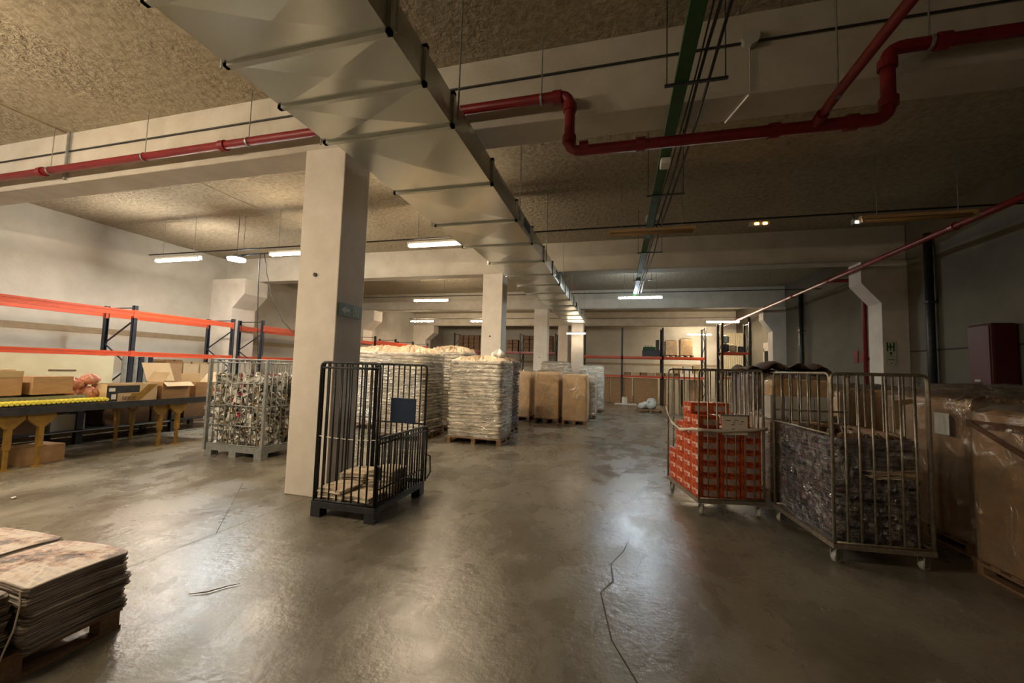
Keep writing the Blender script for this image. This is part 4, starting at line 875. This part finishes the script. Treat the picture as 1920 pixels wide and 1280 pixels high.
P = [rc(-.02, D, 1.20), rc(-.04, D*.75, 1.02), rc(-.035, D*.45, .95), rc(-.02, .1, 1.02), rc(-.01, -.02, 1.03), rc(.3, -.03, 1.02), rc(.7, -.03, 1.05), rc(W+.02, .0, 1.06)]
pts = []
for i in range(len(P)-1):
    for k_ in range(4): pts.append(Vector(P[i]).lerp(Vector(P[i+1]), k_/4))
pts.append(Vector(P[-1])); vs = []
for i, p in enumerate(pts): 
    wv = .018+.006*math.sin(i*1.7); vs += [(p.x, p.y, p.z-wv), (p.x+.004*math.sin(i*2.1), p.y-.004, p.z), (p.x, p.y, p.z+wv)]
b.add(vs, [(3*i+j, 3*i+3+j, 3*i+4+j, 3*i+1+j) for i in range(len(pts)-1) for j in (0, 1)])
tag(b.build('film_strap', m_strap, solid=.003, smooth=True), 'twisted white film strap tied round the red box cage', 'strap')

# ------------------------------------------------------------------ roll cage of magazines
MC = thing('roll_cage', 'steel roll cage packed with dark wrapped magazines', 'cage', (1.93, 4.44, 0), R(6)); W, D, H = .83, 1.13, 1.745
b = MB(); b.box(0, 0, .14, W, .04, .185); b.box(0, D-.04, .14, W, D, .185); b.box(0, .04, .14, .04, D-.04, .185); b.box(W-.04, .04, .14, W, D-.04, .185); b.box(.04, .04, .155, W-.04, D-.04, .17); b.build('base', m_bars, MC)
for (x, y) in ((.06, .06), (W-.06, .06), (.06, D-.06), (W-.06, D-.06)): caster(MC, x, y, .054, R(25))
panel(MC, 'front_grille', m_bars, (.015, .012), (W-.015, .012), .185, H, 6, .0115, False)
panel(MC, 'upper_gate', m_bars, (.012, .03), (.012, D-.03), 1.16, H, 5, .011, False)
panel(MC, 'rear_grille', m_bars, (.015, D-.012), (W-.015, D-.012), .185, H, 7, .011, False, mid=(1.3,))
panel(MC, 'side_grille', m_bars, (W-.012, .03), (W-.012, D-.03), .185, H, 7, .011, False)
cb = Matrix.Rotation(R(6), 3, 'Z'); v = cb @ Vector((W/2-.01, D/2, 0))
ms = thing('magazine_load', 'dark glossy magazines stacked and film wrapped inside the right roll cage', 'wrapped load', (1.93+v.x, 4.44+v.y, .19), R(6))
paper_load(ms, W-.11, D-.16, 0, .93, 51, m_pages_d, m_news2, m_film_d, lh=.05, bulge=.022, jit=.012, topamp=.04, n=140, name='magazines', filmamp=.018)
b = MB(); rr = random.Random(77)
for j in range(9):
    z = .78+j*.008; x0 = rr.uniform(.30, .42); b.grid(lambda u, v: (x0+u*(.76-x0), -.012*math.sin(PI*u)+.034+v*.05, z+.03*u+.006*math.sin(u*7+j)), 8, 2)
v = Vector((1.93, 4.44, 0)); tag(b.build('loose_pages', MATS['cream_news'], loc=v, rot=(0, 0, R(6)), solid=.003), 'fan of loose cream pages pressed against the front bars of the magazine cage', 'papers')
t = thing('cardboard_scrap', 'torn ochre cardboard strip hung on the bars of the magazine cage', 'cardboard', (2.50, 4.54, 1.27), R(6)); b = MB(); b.add([(-.02, 0, -.02), (.03, 0, -.02), (.05, 0, .2), (.14, 0, .22), (.14, 0, .26), (-.03, 0, .24)], [(0, 1, 2, 3, 4, 5)]); b.build('strip', m_cardl, t, solid=.004)

# loads behind the cages
def gaylord(label, x, y, w, d, z1, rz, seed, m=m_card, f=m_film_k, pl=True):
    if pl: pallet(x, y, rz, w, d, .13, m_wood, 'pallet under the ' + label.split(' with')[0], 'pallets under wrapped loads')
    t = thing('wrapped_box_load', label, 'wrapped load', (x, y, .132), rz, 'wrapped loads behind the roll cages')
    carton_load(t, w-.03, d-.03, 0, z1-.132, seed, m, f, topamp=.05, wr=.02, n=110); return t
g1 = gaylord('brown wrapped load at the right edge of the picture', 3.72, 4.15, 1.15, 1.2, 1.42, R(2), 61, m_card)
for (z, h) in ((1.18, .045),): MB().box(-.575, -.59, z-.02, -.565, .59, z+h).build('dark_tape', m_tape, g1)
b = MB(); b.bar((-.585, -.1, .92), (-.585, .55, 1.2), .01, .04); b.build('dark_tape', m_tape, g1)
gaylord('brown wrapped load with a white label behind the right edge load', 3.95, 5.65, 1.3, 1.2, 1.50, R(4), 62, m_card)
t = thing('shipping_label', 'white paper label on the wrapped load beside the magazine cage', 'label', (3.27, 5.25, 1.15), R(4)); MB().box(0, -.09, 0, .004, .09, .22).build('sheet', m_whitep, t)
gaylord('wide brown wrapped load farthest right near the hose cabinet', 5.2, 7.4, 1.3, 1.3, 1.56, R(-3), 63, m_card)
gaylord('low brown wrapped load behind the magazine cage', 3.7, 7.5, 1.2, 1.2, 1.50, 0, 64, m_kraftw)
gaylord('dark draped wrapped load behind the cages with a glinting film corner', 3.15, 9.4, 1.45, 1.2, 1.72, R(3), 65, m_cardd, m_film_d)
t = gaylord('kraft wrapped load topped over white cartons behind the magazine cage', 2.52, 6.85, 1.05, .95, 1.08, R(4), 66, m_card, m_film)
k = 0
for i in range(4):
    for j in range(1):
        k += 1; carton('white_carton', ('leftmost', 'second from the left', 'third from the left', 'rightmost')[i]+' white lettered carton in the row behind the magazine cage', 2.14+i*.185, 6.52+.013*i, 1.11, .175, .25, .32, R(4), m_whitep, tape=False, group='white cartons behind the magazine cage')
t = thing('wrapped_box_load', 'kraft wrapped bundle lying on the white cartons', 'wrapped load', (2.47, 6.60, 1.435), R(4)); carton_load(t, .78, .3, 0, .20, 67, m_kraftw, m_film_k, n=80)
b = MB(); b.grid(lambda u, v: ((u-.5)*1.5, (v-.5)*1.2, .06*math.sin(u*9)*math.sin(v*7)+.05*math.sin(u*23+v*5)-.12*abs(u-.5)**2*4), 24, 16)
tag(b.build('dark_tarpaulin', m_cardd, loc=(3.15, 9.4, 1.92), rot=(0, 0, R(3)), solid=.006, smooth=True), 'dark crumpled sheet lying on the load behind the cages', 'sheet')

# ------------------------------------------------------------------ litter on the floor
rr = random.Random(21)
for k in range(9):
    x, y = -7.1+rr.uniform(-.5, .35), 3.18+rr.uniform(-.12, .12); a = rr.uniform(0, 6)
    b = MB(); s = rr.uniform(.02, .05); b.grid(lambda u, v: ((u-.5)*2*s, (v-.5)*1.4*s, .006+abs(.018*math.sin(4*u+a))), 3, 2)
    tag(b.build('paper_scrap', m_whitep, loc=(x, y, 0), rot=(0, 0, a), solid=.001), 'small white paper scrap on the floor at the left edge', 'litter', 'paper scraps on the floor')
tag(MB().tube([(-2.98, 2.34, .008), (-2.88, 2.40, .010), (-2.82, 2.50, .009), (-2.76, 2.56, .009)], [.002, .0045, .003, .002], 6).build('twig', m_cardd), 'short dark twig on the floor right of the foreground newspapers', 'twig')
